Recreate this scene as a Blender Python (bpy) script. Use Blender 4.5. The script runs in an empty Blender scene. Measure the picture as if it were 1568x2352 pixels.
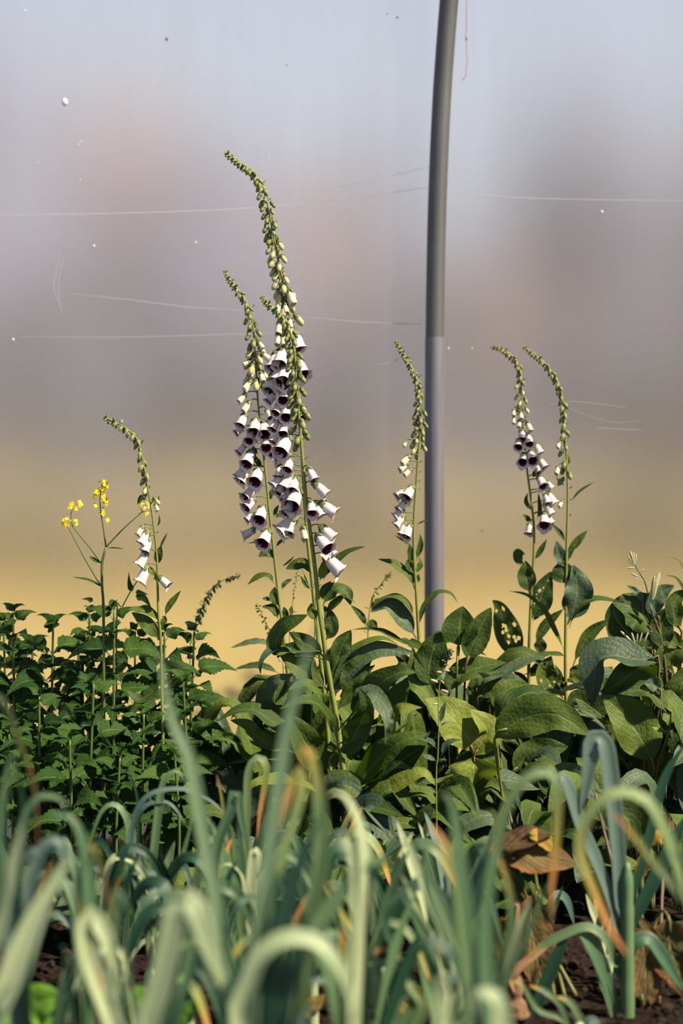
import bpy, bmesh, math, random
from mathutils import Vector, Matrix, Quaternion, noise

# ---------------------------------------------------------------- camera, sky, sun, exposure
FPX, CX, CY, H = 3600.0, 784.0, 1176.0, 0.90
sc = bpy.context.scene
C = sc.collection
cd = bpy.data.cameras.new('camera'); cam = bpy.data.objects.new('camera', cd); C.objects.link(cam)
cam.location = (0, 0, H); cam.rotation_euler = (math.pi/2, 0, 0)
cd.sensor_fit = 'VERTICAL'; cd.sensor_height = 36.0; cd.sensor_width = 24.0
cd.lens = FPX/2352.0*36.0
cd.clip_start = 0.05; cd.clip_end = 500
cd.dof.use_dof = True; cd.dof.focus_distance = 3.58; cd.dof.aperture_fstop = 1.9
sc.camera = cam

SUN_AZ, SUN_EL = math.radians(62), math.radians(47)
w = bpy.data.worlds.new('sky'); sc.world = w; w.use_nodes = True
wn = w.node_tree; wn.nodes.clear()
wo = wn.nodes.new('ShaderNodeOutputWorld'); wb = wn.nodes.new('ShaderNodeBackground')
wt = wn.nodes.new('ShaderNodeTexCoord'); wx = wn.nodes.new('ShaderNodeSeparateXYZ'); wr = wn.nodes.new('ShaderNodeValToRGB')
wn.links.new(wt.outputs['Generated'], wx.inputs[0]); wn.links.new(wx.outputs[2], wr.inputs[0])
cr = wr.color_ramp        # hazy bright horizon, deeper blue overhead
cr.elements[0].position = 0.0; cr.elements[0].color = (.92, .93, .98, 1)
cr.elements[1].position = 1.0; cr.elements[1].color = (.06, .11, .22, 1)
for p_, c_ in ((.22, (.86, .94, 1.06, 1)), (.36, (.70, .84, 1.06, 1)), (.55, (.12, .20, .36, 1))):
    e_ = cr.elements.new(p_); e_.color = c_
wb.inputs['Strength'].default_value = 1.0
wn.links.new(wr.outputs[0], wb.inputs[0]); wn.links.new(wb.outputs[0], wo.inputs[0])
sd = bpy.data.lights.new('sun', 'SUN'); sd.energy = 16.0; sd.angle = math.radians(2.5); sd.color = (1.0, 0.83, 0.60)
sun = bpy.data.objects.new('sun', sd); C.objects.link(sun)
to_sun = Vector((math.sin(SUN_AZ)*math.cos(SUN_EL), -math.cos(SUN_AZ)*math.cos(SUN_EL), math.sin(SUN_EL)))
sun.rotation_euler = to_sun.to_track_quat('Z', 'Y').to_euler()
sun.location = (3, -3, 5)
vs = sc.view_settings
sc.display_settings.display_device = 'sRGB'
vs.view_transform = 'Standard'; vs.look = 'None'; vs.gamma = 1.0; vs.use_curve_mapping = False
vs.exposure = 0.0
sc.cycles.max_bounces = 7; sc.cycles.diffuse_bounces = 2; sc.cycles.glossy_bounces = 2
sc.cycles.transmission_bounces = 6; sc.cycles.transparent_max_bounces = 8
sc.cycles.caustics_reflective = False; sc.cycles.caustics_refractive = False
sc.cycles.sample_clamp_indirect = 4.0

# ---------------------------------------------------------------- helpers
R = random.Random(11)
def lin(c):
    return tuple(((v/255.0)/12.92 if v/255.0 <= .04045 else ((v/255.0+.055)/1.055)**2.4) for v in c) + (1.0,)
def P(px, py, d):
    return Vector(((px-CX)/FPX*d, d, H-(py-CY)/FPX*d))
def Z(block, pts, d, dz=None):
    """points read off a detail view -> world; a third number is a change of distance in metres"""
    ox, oy, s = block
    out = []
    for p in pts:
        out.append(P(ox+p[0]/s, oy+p[1]/s, d+(p[2] if len(p) > 2 else 0)))
    return out
Z0 = (0, 0, 1); Z1 = (450, 320, 3.92); Z2 = (450, 850, 3.92); Z3 = (0, 1050, 2.613); Z4 = (500, 1250, 2.851)
Z5 = (850, 760, 2.851); Z6 = (950, 1250, 2.537); L1 = (0, 1650, 2.613); L2 = (500, 1650, 2.613); L3 = (968, 1650, 2.613)
Z7 = (1300, 1200, 4.705); Z8 = (150, 930, 5.003)

def spline(pts, n):
    """n+1 samples evenly along a Catmull-Rom curve"""
    if len(pts) == 2: pts = [pts[0], (pts[0]+pts[1])/2, pts[1]]
    q = [pts[0]*2-pts[1]] + list(pts) + [pts[-1]*2-pts[-2]]
    fine = []
    for i in range(1, len(q)-2):
        a, b, c, d = q[i-1], q[i], q[i+1], q[i+2]
        for k in range(12):
            t = k/12
            fine.append(((b*2)+(c-a)*t+(a*2-b*5+c*4-d)*t*t+(b*3-a-c*3+d)*t**3)*.5)
    fine.append(pts[-1].copy())
    L = [0]
    for i in range(1, len(fine)): L.append(L[-1]+(fine[i]-fine[i-1]).length)
    out = []; j = 0
    for k in range(n+1):
        s = L[-1]*k/n
        while j < len(L)-2 and L[j+1] < s: j += 1
        seg = L[j+1]-L[j]
        out.append(fine[j].lerp(fine[j+1], 0 if seg < 1e-9 else min(1, max(0, (s-L[j])/seg))))
    return out
def tangents(p):
    return [((p[min(i+1, len(p)-1)]-p[max(i-1, 0)]).normalized()) for i in range(len(p))]

def obj(name, data, parent=None, **props):
    o = bpy.data.objects.new(name, data); C.objects.link(o)
    if parent is not None: o.parent = parent
    for k, v in props.items(): o[k] = v
    return o
def thing(name, loc, label, cat, group=None):
    o = bpy.data.objects.new(name, None); C.objects.link(o)
    o.empty_display_size = .02
    o.location = loc; o['label'] = label; o['category'] = cat
    if group: o['group'] = group
    return o
def to_mesh(name, verts, faces, mats, uvs=None, fm=None, origin=None, smooth=True):
    m = bpy.data.meshes.new(name)
    o = origin or Vector((0, 0, 0))
    m.from_pydata([v-o for v in verts], [], faces)
    for mt in mats: m.materials.append(mt)
    if uvs:
        l = m.uv_layers.new(name='UVMap')
        for poly in m.polygons:
            for li in poly.loop_indices:
                l.data[li].uv = uvs[m.loops[li].vertex_index]
    if fm:
        for i, poly in enumerate(m.polygons): poly.material_index = fm[i]
    for poly in m.polygons: poly.use_smooth = smooth
    m.update()
    return m

class Acc:
    def __init__(self): self.v = []; self.f = []; self.uv = []; self.fm = []
    def add(self, v, f, uv=None, m=0):
        k = len(self.v); self.v += v; self.f += [tuple(i+k for i in q) for q in f]
        self.uv += uv if uv else [(0, 0)]*len(v); self.fm += [m]*len(f)
    def mesh(self, name, mats, origin=None, smooth=True):
        return to_mesh(name, self.v, self.f, mats, self.uv, self.fm, origin, smooth)

def tube(pts, r0, r1, n=None, k=8, rf=None, cap=True):
    n = n or max(6, 3*len(pts))
    p = spline(pts, n); t = tangents(p)
    v = []; f = []; uv = []
    N = t[0].orthogonal().normalized()
    for i in range(n+1):
        N = (N-t[i]*N.dot(t[i])).normalized(); B = t[i].cross(N)
        u = i/n; r = (r0+(r1-r0)*u)*(rf(u) if rf else 1)
        for j in range(k):
            a = 2*math.pi*j/k
            v.append(p[i]+(N*math.cos(a)+B*math.sin(a))*r); uv.append((u, j/k))
    for i in range(n):
        for j in range(k):
            a = i*k+j; b = i*k+(j+1) % k
            f.append((a, b, b+k, a+k))
    if cap:
        f.append(tuple(range(k-1, -1, -1))); f.append(tuple(range(n*k, n*k+k)))
    return v, f, uv

def broad(u, pf=.12):
    """outline of an egg-shaped leaf; pf = part of the length that is a winged stalk"""
    if u < pf: return .05+.05*(u/pf)
    x = (u-pf)/(1-pf)
    return max(.0, (math.sin(math.pi*min(1, x**.8))**.8)*(1-.12*x))*.97+.05*(1-x)
def heart(u, pf=.2):
    if u < pf: return .035
    x = (u-pf)/(1-pf)
    return max(0, (1-x)**1.22*min(1, (x*7)**.6)*1.3)
def lance(u, pf=0):
    return max(0, math.sin(math.pi*min(1, .08+.92*u))**.75)
def strap(u, pf=0):
    return min(1, ((1-u)/.24))**.7 if u > .76 else min(1, .7+.6*u)
def ribbon(pts, width, hint, prof=broad, pf=.12, cup=.25, droop=0, wave=0, wf=5, serr=0, sn=26, twist=0, nu=26, nv=8, holes=0, rnd=None, ribs=0, thick=0):
    rnd = rnd or R
    p = spline(pts, nu); t = tangents(p)
    v = []; uv = []; f = []
    ph = rnd.uniform(0, 6.28); ph2 = rnd.uniform(0, 6.28)
    side_prev = None
    for i in range(nu+1):
        N = hint-t[i]*hint.dot(t[i])
        if N.length < .15: N = N + (side_prev.cross(t[i]) if side_prev else t[i].orthogonal())*.2
        N.normalize()
        u = i/nu
        if twist: N = Quaternion(t[i], twist*u) @ N
        S = t[i].cross(N).normalized(); side_prev = S
        hw = prof(u, pf)*width/2
        for j in range(nv+1):
            x = -1+2*j/nv; ax = abs(x)
            e = 1.0
            if serr and ax > .99 and pf < u < .98: e = 1+serr*(((u*sn) % 1.0)-.5)
            off = hw*(cup*ax**1.3-droop*ax*ax)
            off += hw*.22*noise.noise(Vector((u*3.2+ph*3, x*1.1+ph2*3, 0)))*(0 if prof is strap else 1)
            if wave: off += hw*wave*ax*ax*math.sin(u*wf*6.28+(ph if x < 0 else ph2))
            if ribs: off += width*ribs*math.cos(x*math.pi*3)
            v.append(p[i]+S*(x*hw*e)+N*off); uv.append((u, .5+.5*x))
    drop = set()
    if holes:
        hc = [(rnd.uniform(.32, .88), rnd.uniform(-.7, .7), rnd.uniform(.25, 1)) for _ in range(holes)]
        for i in range(nu):
            for j in range(nv):
                uu = (i+.5)/nu; xx = -1+2*(j+.5)/nv; hw = max(.05, prof(uu, pf))
                for a_, b_, c_ in hc:
                    if ((uu-a_)/(.030*c_+.008))**2+((xx-b_)*hw/(.10*c_+.03))**2 < 1+.6*noise.noise(Vector((i*.9, j*.9, 0))): drop.add((i, j)); break
    for i in range(nu):
        for j in range(nv):
            if (i, j) in drop: continue
            a = i*(nv+1)+j
            f.append((a, a+1, a+nv+2, a+nv+1))
    return v, f, uv

# ---------------------------------------------------------------- materials
def M_new(name):
    m = bpy.data.materials.new(name); m.use_nodes = True
    nt = m.node_tree; nt.nodes.clear()
    out = nt.nodes.new('ShaderNodeOutputMaterial')
    return m, nt, out
def N(nt, t, **kw):
    n = nt.nodes.new(t)
    for k, v in kw.items():
        if hasattr(n, k): setattr(n, k, v)
        else: n.inputs[k].default_value = v
    return n
def math_(nt, op, a, b=None, c=None, clamp=False):
    n = nt.nodes.new('ShaderNodeMath'); n.operation = op; n.use_clamp = clamp
    for i, x in enumerate((a, b, c)):
        if x is None: continue
        if isinstance(x, (int, float)): n.inputs[i].default_value = x
        else: nt.links.new(x, n.inputs[i])
    return n.outputs[0]
def mixc(nt, fac, a, b, bt='MIX'):
    n = nt.nodes.new('ShaderNodeMix'); n.data_type = 'RGBA'; n.blend_type = bt
    for s, x in ((n.inputs[0], fac), (n.inputs[6], a), (n.inputs[7], b)):
        if isinstance(x, (int, float)): s.default_value = x
        elif isinstance(x, tuple): s.default_value = x
        else: nt.links.new(x, s)
    return n.outputs[2]
def leafshade(nt, out, col, bump=None, bstr=.3, bdist=.002, rough=.5, trans=.3, tcol=None, spec=.35):
    b = N(nt, 'ShaderNodeBsdfPrincipled'); b.inputs['Roughness'].default_value = rough
    b.inputs['Specular IOR Level'].default_value = spec
    nt.links.new(col, b.inputs['Base Color'])
    tr = N(nt, 'ShaderNodeBsdfTranslucent')
    tc = mixc(nt, 1.0, col, tcol or (1.5, 1.6, .5, 1), 'MULTIPLY')
    nt.links.new(tc, tr.inputs[0])
    if bump is not None:
        bn = N(nt, 'ShaderNodeBump'); bn.inputs['Strength'].default_value = bstr; bn.inputs['Distance'].default_value = bdist
        nt.links.new(bump, bn.inputs['Height']); nt.links.new(bn.outputs[0], b.inputs['Normal'])
    mx = N(nt, 'ShaderNodeMixShader'); mx.inputs[0].default_value = trans
    nt.links.new(b.outputs[0], mx.inputs[1]); nt.links.new(tr.outputs[0], mx.inputs[2])
    nt.links.new(mx.outputs[0], out.inputs[0])
def uvxy(nt):
    tc = N(nt, 'ShaderNodeTexCoord'); sp = N(nt, 'ShaderNodeSeparateXYZ')
    nt.links.new(tc.outputs['UV'], sp.inputs[0])
    u = sp.outputs[0]; v = sp.outputs[1]
    ax = math_(nt, 'ABSOLUTE', math_(nt, 'MULTIPLY_ADD', v, 2.0, -1.0))
    return tc, u, v, ax
def veined(name, c1, c2, cv, lat=9, slope=.45, rough=.5, trans=.3, spec=.35, bstr=.38, scale=110, edge=None):
    m, nt, out = M_new(name)
    tc, u, v, ax = uvxy(nt)
    oi = N(nt, 'ShaderNodeObjectInfo')
    nz = N(nt, 'ShaderNodeTexNoise'); nz.inputs['Scale'].default_value = 18; nt.links.new(tc.outputs['Object'], nz.inputs['Vector'])
    f = math_(nt, 'ADD', math_(nt, 'MULTIPLY', oi.outputs['Random'], .75), math_(nt, 'MULTIPLY', math_(nt, 'SUBTRACT', nz.outputs[0], .3), .6), clamp=True)
    base = mixc(nt, f, c1, c2)
    ph = math_(nt, 'MULTIPLY', math_(nt, 'SUBTRACT', u, math_(nt, 'MULTIPLY', ax, slope)), lat)
    fr = math_(nt, 'PINGPONG', ph, .5)
    latv = math_(nt, 'SUBTRACT', 1.0, math_(nt, 'MULTIPLY', fr, 9.0), clamp=True)
    mid = math_(nt, 'SUBTRACT', 1.0, math_(nt, 'MULTIPLY', ax, 11.0), clamp=True)
    vein = math_(nt, 'MAXIMUM', math_(nt, 'MULTIPLY', latv, .22), mid)
    col = mixc(nt, math_(nt, 'MULTIPLY', vein, .8), base, cv)
    if edge:
        e = math_(nt, 'MULTIPLY', math_(nt, 'SUBTRACT', math_(nt, 'ADD', ax, math_(nt, 'MULTIPLY', nz.outputs[0], .5)), .95), 3.0, clamp=True)
        col = mixc(nt, e, col, edge)
    vo = N(nt, 'ShaderNodeTexVoronoi'); vo.inputs['Scale'].default_value = scale; nt.links.new(tc.outputs['Object'], vo.inputs['Vector'])
    puck = math_(nt, 'ADD', math_(nt, 'MULTIPLY', vo.outputs[0], -.8), math_(nt, 'MULTIPLY', latv, -.7))
    puck = math_(nt, 'SUBTRACT', puck, math_(nt, 'MULTIPLY', mid, .6))
    leafshade(nt, out, col, puck, bstr, .004, rough, trans, spec=spec)
    return m
MAT = {}
MAT['broad'] = veined('foxglove_leaf', (0.0090, 0.0300, 0.0050, 1), (0.0580, 0.0920, 0.0100, 1), (0.0962, 0.1406, 0.0370, 1), lat=8, slope=.5, rough=.62, trans=.26, spec=.22)
MAT['grey'] = veined('grey_leaf', (0.0120, 0.0330, 0.0180, 1), (0.0460, 0.0780, 0.0360, 1), (0.0666, 0.0962, 0.0518, 1), lat=7, slope=.5, rough=.6, trans=.15, spec=.3)
MAT['lime'] = veined('pale_leaf', (0.0814, 0.1184, 0.0133, 1), (0.1258, 0.1554, 0.0207, 1), (0.1628, 0.1998, 0.0518, 1), lat=7, slope=.5, rough=.6, trans=.3, spec=.25)
MAT['nettle'] = veined('toothed_leaf', (0.0050, 0.0240, 0.0050, 1), (0.0300, 0.0680, 0.0110, 1), (0.0600, 0.1200, 0.0300, 1), lat=9, slope=.6, rough=.65, trans=.25, spec=.12, scale=140)
MAT['yellow'] = veined('yellow_leaf', (0.1850, 0.1110, 0.0089, 1), (0.2516, 0.1628, 0.0133, 1), (0.2812, 0.2220, 0.0444, 1), lat=7, rough=.7, trans=.3)
MAT['brown'] = veined('withered_leaf', (0.0400, 0.0180, 0.0090, 1), (0.0800, 0.0500, 0.0140, 1), (0.1200, 0.0800, 0.0300, 1), lat=7, rough=.8, trans=.15, bstr=1.0, scale=60, edge=(0.0500, 0.0160, 0.0080, 1))
MAT['rust'] = veined('browning_leaf', (0.0350, 0.0500, 0.0160, 1), (0.1000, 0.0600, 0.0200, 1), (0.1300, 0.1200, 0.0500, 1), lat=8, rough=.8, trans=.15, bstr=.9, scale=60, edge=(0.1700, 0.0600, 0.0150, 1))
MAT['lettuce'] = veined('bright_low_leaf', (0.0518, 0.1480, 0.0111, 1), (0.0814, 0.1924, 0.0185, 1), (0.1184, 0.2220, 0.0444, 1), lat=6, rough=.5, trans=.35)

def strapmat(name, c1, c2, tip=None, t0=.85):
    m, nt, out = M_new(name)
    tc, u, v, ax = uvxy(nt)
    oi = N(nt, 'ShaderNodeObjectInfo')
    mp = N(nt, 'ShaderNodeMapping'); mp.inputs['Scale'].default_value = (1.5, 60, 1); nt.links.new(tc.outputs['UV'], mp.inputs[0])
    nz = N(nt, 'ShaderNodeTexNoise'); nz.inputs['Scale'].default_value = 1.0; nt.links.new(mp.outputs[0], nz.inputs['Vector'])
    f = math_(nt, 'ADD', math_(nt, 'MULTIPLY', oi.outputs['Random'], .7), math_(nt, 'MULTIPLY', math_(nt, 'SUBTRACT', nz.outputs[0], .3), .7), clamp=True)
    col = mixc(nt, f, c1, c2)
    if tip:
        nn = N(nt, 'ShaderNodeTexNoise'); nn.inputs['Scale'].default_value = 9; nt.links.new(tc.outputs['Object'], nn.inputs['Vector'])
        uu = math_(nt, 'ADD', u, math_(nt, 'MULTIPLY', math_(nt, 'SUBTRACT', nn.outputs[0], .5), .12))
        a = math_(nt, 'MULTIPLY', math_(nt, 'SUBTRACT', uu, t0-.10), 9.0, clamp=True)
        b = math_(nt, 'MULTIPLY', math_(nt, 'SUBTRACT', uu, t0), 12.0, clamp=True)
        col = mixc(nt, a, col, (.22, .20, .04, 1)); col = mixc(nt, b, col, tip)
    leafshade(nt, out, col, nz.outputs[0], .35, .002, .45, .2, spec=.45)
    return m
MAT['leek'] = strapmat('leek_leaf', (0.0120, 0.0600, 0.0360, 1), (0.1100, 0.1900, 0.0850, 1))
MAT['leekp'] = strapmat('pale_leek_leaf', (0.1700, 0.2400, 0.1350, 1), (0.3600, 0.4200, 0.2550, 1))
MAT['leekm'] = strapmat('mid_green_leek_leaf', (.075, .135, .080, 1), (.13, .20, .11, 1))
MAT['leekb'] = strapmat('bluish_leek_leaf', (0.0280, 0.0700, 0.0620, 1), (0.1100, 0.1650, 0.1400, 1))
MAT['leekd'] = strapmat('deep_green_leek_leaf', (0.0050, 0.0320, 0.0190, 1), (0.0140, 0.0580, 0.0280, 1))
MAT['leekt'] = strapmat('dry_tipped_leek_leaf', (0.0300, 0.0800, 0.0350, 1), (0.1100, 0.1700, 0.0700, 1), tip=(0.4200, 0.1900, 0.0600, 1), t0=.90)
MAT['leekl'] = strapmat('long_dry_leek_leaf', (0.0500, 0.1100, 0.0450, 1), (0.1400, 0.2000, 0.0800, 1), tip=(0.4200, 0.1900, 0.0600, 1), t0=.84)

def plain(name, col, rough=.6, trans=0, spec=.3, var=.25, scale=40, bump=0, metal=0, tcol=None):
    m, nt, out = M_new(name)
    tc = N(nt, 'ShaderNodeTexCoord'); nz = N(nt, 'ShaderNodeTexNoise'); nz.inputs['Scale'].default_value = scale
    nt.links.new(tc.outputs['Object'], nz.inputs['Vector'])
    c2 = tuple(min(1, x*(1+var)) for x in col[:3])+(1,); c1 = tuple(x*(1-var) for x in col[:3])+(1,)
    c = mixc(nt, nz.outputs[0], c1, c2)
    if trans:
        leafshade(nt, out, c, nz.outputs[0], bump, .002, rough, trans, tcol=tcol or (1.2, 1.2, .9, 1), spec=spec)
    else:
        b = N(nt, 'ShaderNodeBsdfPrincipled'); b.inputs['Roughness'].default_value = rough; b.inputs['Metallic'].default_value = metal
        b.inputs['Specular IOR Level'].default_value = spec
        nt.links.new(c, b.inputs['Base Color'])
        if bump:
            bn = N(nt, 'ShaderNodeBump'); bn.inputs['Strength'].default_value = bump; bn.inputs['Distance'].default_value = .004
            nt.links.new(nz.outputs[0], bn.inputs['Height']); nt.links.new(bn.outputs[0], b.inputs['Normal'])
        nt.links.new(b.outputs[0], out.inputs[0])
    return m
MAT['stem'] = plain('foxglove_stem', (0.1110, 0.1332, 0.0259, 1), .5, var=.3)
MAT['stalk'] = plain('leaf_stalk', (0.0814, 0.0888, 0.0222, 1), .5, var=.3)
MAT['pinkstem'] = plain('reddish_stem', (0.0666, 0.0407, 0.0185, 1), .5, var=.4)
MAT['nstem'] = plain('green_square_stem', (0.0444, 0.0740, 0.0148, 1), .5, var=.3)
MAT['calyx'] = plain('calyx_green', (0.0888, 0.1110, 0.0333, 1), .6, trans=.15, var=.35)
MAT['calyxd'] = plain('dark_calyx_green', (0.0333, 0.0555, 0.0185, 1), .6, trans=.12, var=.3)
MAT['budc'] = plain('cream_bud', (0.3404, 0.3256, 0.1628, 1), .55, trans=.2, var=.12, tcol=(0.8140, 0.7770, 0.5920, 1))
MAT['budg'] = plain('green_bud', (0.1480, 0.1702, 0.0592, 1), .55, trans=.15, var=.25)
MAT['mustard'] = plain('yellow_petals', (.80, .60, .012, 1), .5, trans=.3, var=.1)
MAT['soil'] = None
def petal_out():
    m, nt, out = M_new('white_pink_corolla')
    tc, u, v, ax = uvxy(nt)
    nz = N(nt, 'ShaderNodeTexNoise'); nz.inputs['Scale'].default_value = 60; nt.links.new(tc.outputs['Object'], nz.inputs['Vector'])
    base = mixc(nt, math_(nt, 'MULTIPLY', nz.outputs[0], .5), (.60, .55, .54, 1), (.52, .42, .47, 1))
    top = math_(nt, 'MULTIPLY', math_(nt, 'SUBTRACT', .35, u), 2.5, clamp=True)
    base = mixc(nt, top, base, (.52, .49, .36, 1))
    rim = math_(nt, 'MULTIPLY', math_(nt, 'SUBTRACT', u, .92), 9, clamp=True)
    base = mixc(nt, math_(nt, 'MULTIPLY', rim, .45), base, (.42, .20, .28, 1))
    leafshade(nt, out, base, None, 0, 0, .5, .28, tcol=(1.0, .9, .9, 1), spec=.25)
    return m
def petal_in():
    m, nt, out = M_new('maroon_spotted_throat')
    tc, u, v, ax = uvxy(nt)
    vo = N(nt, 'ShaderNodeTexVoronoi'); vo.inputs['Scale'].default_value = 5.0
    mp = N(nt, 'ShaderNodeMapping'); mp.inputs['Scale'].default_value = (3.0, 4.0, 1); nt.links.new(tc.outputs['UV'], mp.inputs[0]); nt.links.new(mp.outputs[0], vo.inputs['Vector'])
    th = math_(nt, 'MULTIPLY', math_(nt, 'SUBTRACT', .98, u), 3.2)
    spot = math_(nt, 'MULTIPLY', math_(nt, 'SUBTRACT', th, math_(nt, 'MULTIPLY', vo.outputs[0], 1.0)), 8, clamp=True)
    full = math_(nt, 'MULTIPLY', math_(nt, 'SUBTRACT', .72, u), 14, clamp=True)
    c = mixc(nt, math_(nt, 'MAXIMUM', spot, full), (.52, .42, .45, 1), (.055, .002, .014, 1))
    leafshade(nt, out, c, None, 0, 0, .5, .12, tcol=(1.0, .8, .8, 1), spec=.25)
    return m
MAT['corolla'] = petal_out(); MAT['throat'] = petal_in()
MAT['cream'] = plain('cream_young_corolla', (.56, .52, .38, 1), .5, trans=.25, var=.12, tcol=(1.05, 1.0, .85, 1))

# ---------------------------------------------------------------- large structure
def soil_mat():
    m, nt, out = M_new('dark_soil')
    tc = N(nt, 'ShaderNodeTexCoord')
    n1 = N(nt, 'ShaderNodeTexNoise'); n1.inputs['Scale'].default_value = 14; n1.inputs['Detail'].default_value = 8
    nt.links.new(tc.outputs['Object'], n1.inputs['Vector'])
    n2 = N(nt, 'ShaderNodeTexVoronoi'); n2.inputs['Scale'].default_value = 60; nt.links.new(tc.outputs['Object'], n2.inputs['Vector'])
    c = mixc(nt, n1.outputs[0], (.003, .002, .0015, 1), (.016, .009, .007, 1))
    b = N(nt, 'ShaderNodeBsdfPrincipled'); b.inputs['Roughness'].default_value = .95; b.inputs['Specular IOR Level'].default_value = .1
    nt.links.new(c, b.inputs['Base Color'])
    bn = N(nt, 'ShaderNodeBump'); bn.inputs['Strength'].default_value = 1; bn.inputs['Distance'].default_value = .012
    nt.links.new(math_(nt, 'ADD', n1.outputs[0], n2.outputs[0]), bn.inputs['Height']); nt.links.new(bn.outputs[0], b.inputs['Normal'])
    nt.links.new(b.outputs[0], out.inputs[0])
    return m
SHEET_Y, POLE_Y = 4.42, 4.384
def grid(x0, x1, y0, y1, nx, ny, fz):
    v = []; f = []
    for j in range(ny+1):
        for i in range(nx+1):
            x = x0+(x1-x0)*i/nx; y = y0+(y1-y0)*j/ny
            v.append(Vector((x, y, fz(x, y))))
    for j in range(ny):
        for i in range(nx):
            a = j*(nx+1)+i; f.append((a, a+1, a+nx+2, a+nx+1))
    return v, f
v, f = grid(-2.2, 2.2, 0.3, SHEET_Y, 170, 160, lambda x, y: .018*noise.noise(Vector((x*7, y*7, 0)))+.010*noise.noise(Vector((x*25, y*25, 3)))-.012)
obj('ground', to_mesh('ground', v, f, [soil_mat()]), kind='structure')

# the meadow beyond the sheet, rising to a wooded slope
def meadow_mat():
    m, nt, out = M_new('dry_meadow')
    tc = N(nt, 'ShaderNodeTexCoord'); n1 = N(nt, 'ShaderNodeTexNoise'); n1.inputs['Scale'].default_value = .9; n1.inputs['Detail'].default_value = 6
    nt.links.new(tc.outputs['Object'], n1.inputs['Vector'])
    c = mixc(nt, n1.outputs[0], (.24, .18, .05, 1), (.42, .33, .10, 1))
    b = N(nt, 'ShaderNodeBsdfPrincipled'); b.inputs['Roughness'].default_value = 1; b.inputs['Specular IOR Level'].default_value = 0
    nt.links.new(c, b.inputs['Base Color']); nt.links.new(b.outputs[0], out.inputs[0])
    return m
v, f = grid(-40, 40, SHEET_Y+.03, 70, 60, 60, lambda x, y: .05*noise.noise(Vector((x, y, 0)))-.03+(0 if y < 12 else (y-12)*.018))
obj('field', to_mesh('field', v, f, [meadow_mat()]), kind='structure')

def sheet_mat():
    m, nt, out = M_new('frosted_polythene')
    tc = N(nt, 'ShaderNodeTexCoord')
    rf = N(nt, 'ShaderNodeBsdfRefraction'); rf.distribution = 'BECKMANN'
    rf.inputs['Roughness'].default_value = .27; rf.inputs['IOR'].default_value = 1.40; rf.inputs['Color'].default_value = (.97, .98, 1, 1)
    tl = N(nt, 'ShaderNodeBsdfTranslucent'); tl.inputs['Color'].default_value = (.86, .87, .92, 1)
    df = N(nt, 'ShaderNodeBsdfDiffuse')
    mp = N(nt, 'ShaderNodeMapping'); mp.inputs['Scale'].default_value = (1.2, 1, .12); nt.links.new(tc.outputs['Object'], mp.inputs[0])
    nz = N(nt, 'ShaderNodeTexNoise'); nz.inputs['Scale'].default_value = 9; nz.inputs['Detail'].default_value = 7; nt.links.new(mp.outputs[0], nz.inputs['Vector'])
    df.inputs['Color'].default_value = (.80, .78, .84, 1)
    m1 = N(nt, 'ShaderNodeMixShader'); m1.inputs[0].default_value = .06
    nt.links.new(tl.outputs[0], m1.inputs[1]); nt.links.new(df.outputs[0], m1.inputs[2])
    m2 = N(nt, 'ShaderNodeMixShader')
    veil = math_(nt, 'MULTIPLY_ADD', nz.outputs[0], .10, .20)
    nt.links.new(veil, m2.inputs[0])
    nt.links.new(rf.outputs[0], m2.inputs[1]); nt.links.new(m1.outputs[0], m2.inputs[2])
    nt.links.new(m2.outputs[0], out.inputs[0])
    return m
def sheet_y(x, z):
    return SHEET_Y + .006*noise.noise(Vector((x*1.3, 0, z*.8)))
v = []; f = []
nx, nz_ = 60, 40
for s in (0, .0003):
    k = len(v)
    for j in range(nz_+1):
        for i in range(nx+1):
            x = -2.6+5.2*i/nx; z = -.02+2.6*j/nz_
            v.append(Vector((x, sheet_y(x, z)+s, z)))
    for j in range(nz_):
        for i in range(nx):
            a = k+j*(nx+1)+i; q = (a, a+1, a+nx+2, a+nx+1)
            f.append(q if s == 0 else q[::-1])
sheet = obj('wall_back', to_mesh('wall_back', v, f, [sheet_mat()]), kind='structure')
scr = plain('scratched_film', (.60, .60, .64, 1), .6, trans=.4, var=.1, tcol=(1, 1, 1, 1))
scrf = plain('faint_scratched_film', (.38, .38, .42, 1), .6, trans=.3, var=.1, tcol=(1, 1, 1, 1))
def scratch(name, pts, wpx, mat=scrf):
    d = SHEET_Y-.012
    p = spline([P(x, y, d) for x, y in pts], 24); t = tangents(p); v = []; f = []
    for i in range(25):
        s = t[i].cross(Vector((0, 1, 0))).normalized(); w_ = wpx*.75/FPX*d/2*(math.sin(math.pi*(i+.5)/25)**.3)
        q = Vector((p[i].x, sheet_y(p[i].x, p[i].z)-.0006, p[i].z))
        v += [q-s*w_, q+s*w_, q+Vector((0, -.0004, 0))]
    for i in range(24):
        a = i*3; f += [(a, a+2, a+5, a+3), (a+2, a+1, a+4, a+5)]
    obj(name, to_mesh(name, v, f, [mat]), sheet)
scratch('crease', [(-60, 493), (200, 490), (480, 481), (700, 466)], 1.8, scr)
scratch('crease', [(700, 466), (860, 446), (985, 428)], 1.2)
scratch('crease', [(650, 440), (800, 422), (985, 382)], 1.2)
scratch('crease', [(1038, 441), (1200, 452), (1400, 457), (1640, 460)], 1.5, scr)
scratch('crease', [(165, 674), (300, 688), (430, 704), (560, 712)], 2.4)
scratch('crease', [(40, 773), (250, 774), (500, 768), (700, 762)], 2.0)
scratch('crease', [(700, 726), (820, 738), (970, 744)], 2.4)
scratch('crease', [(137, 580), (126, 630), (122, 665), (132, 690), (138, 712)], 1.8)
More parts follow.
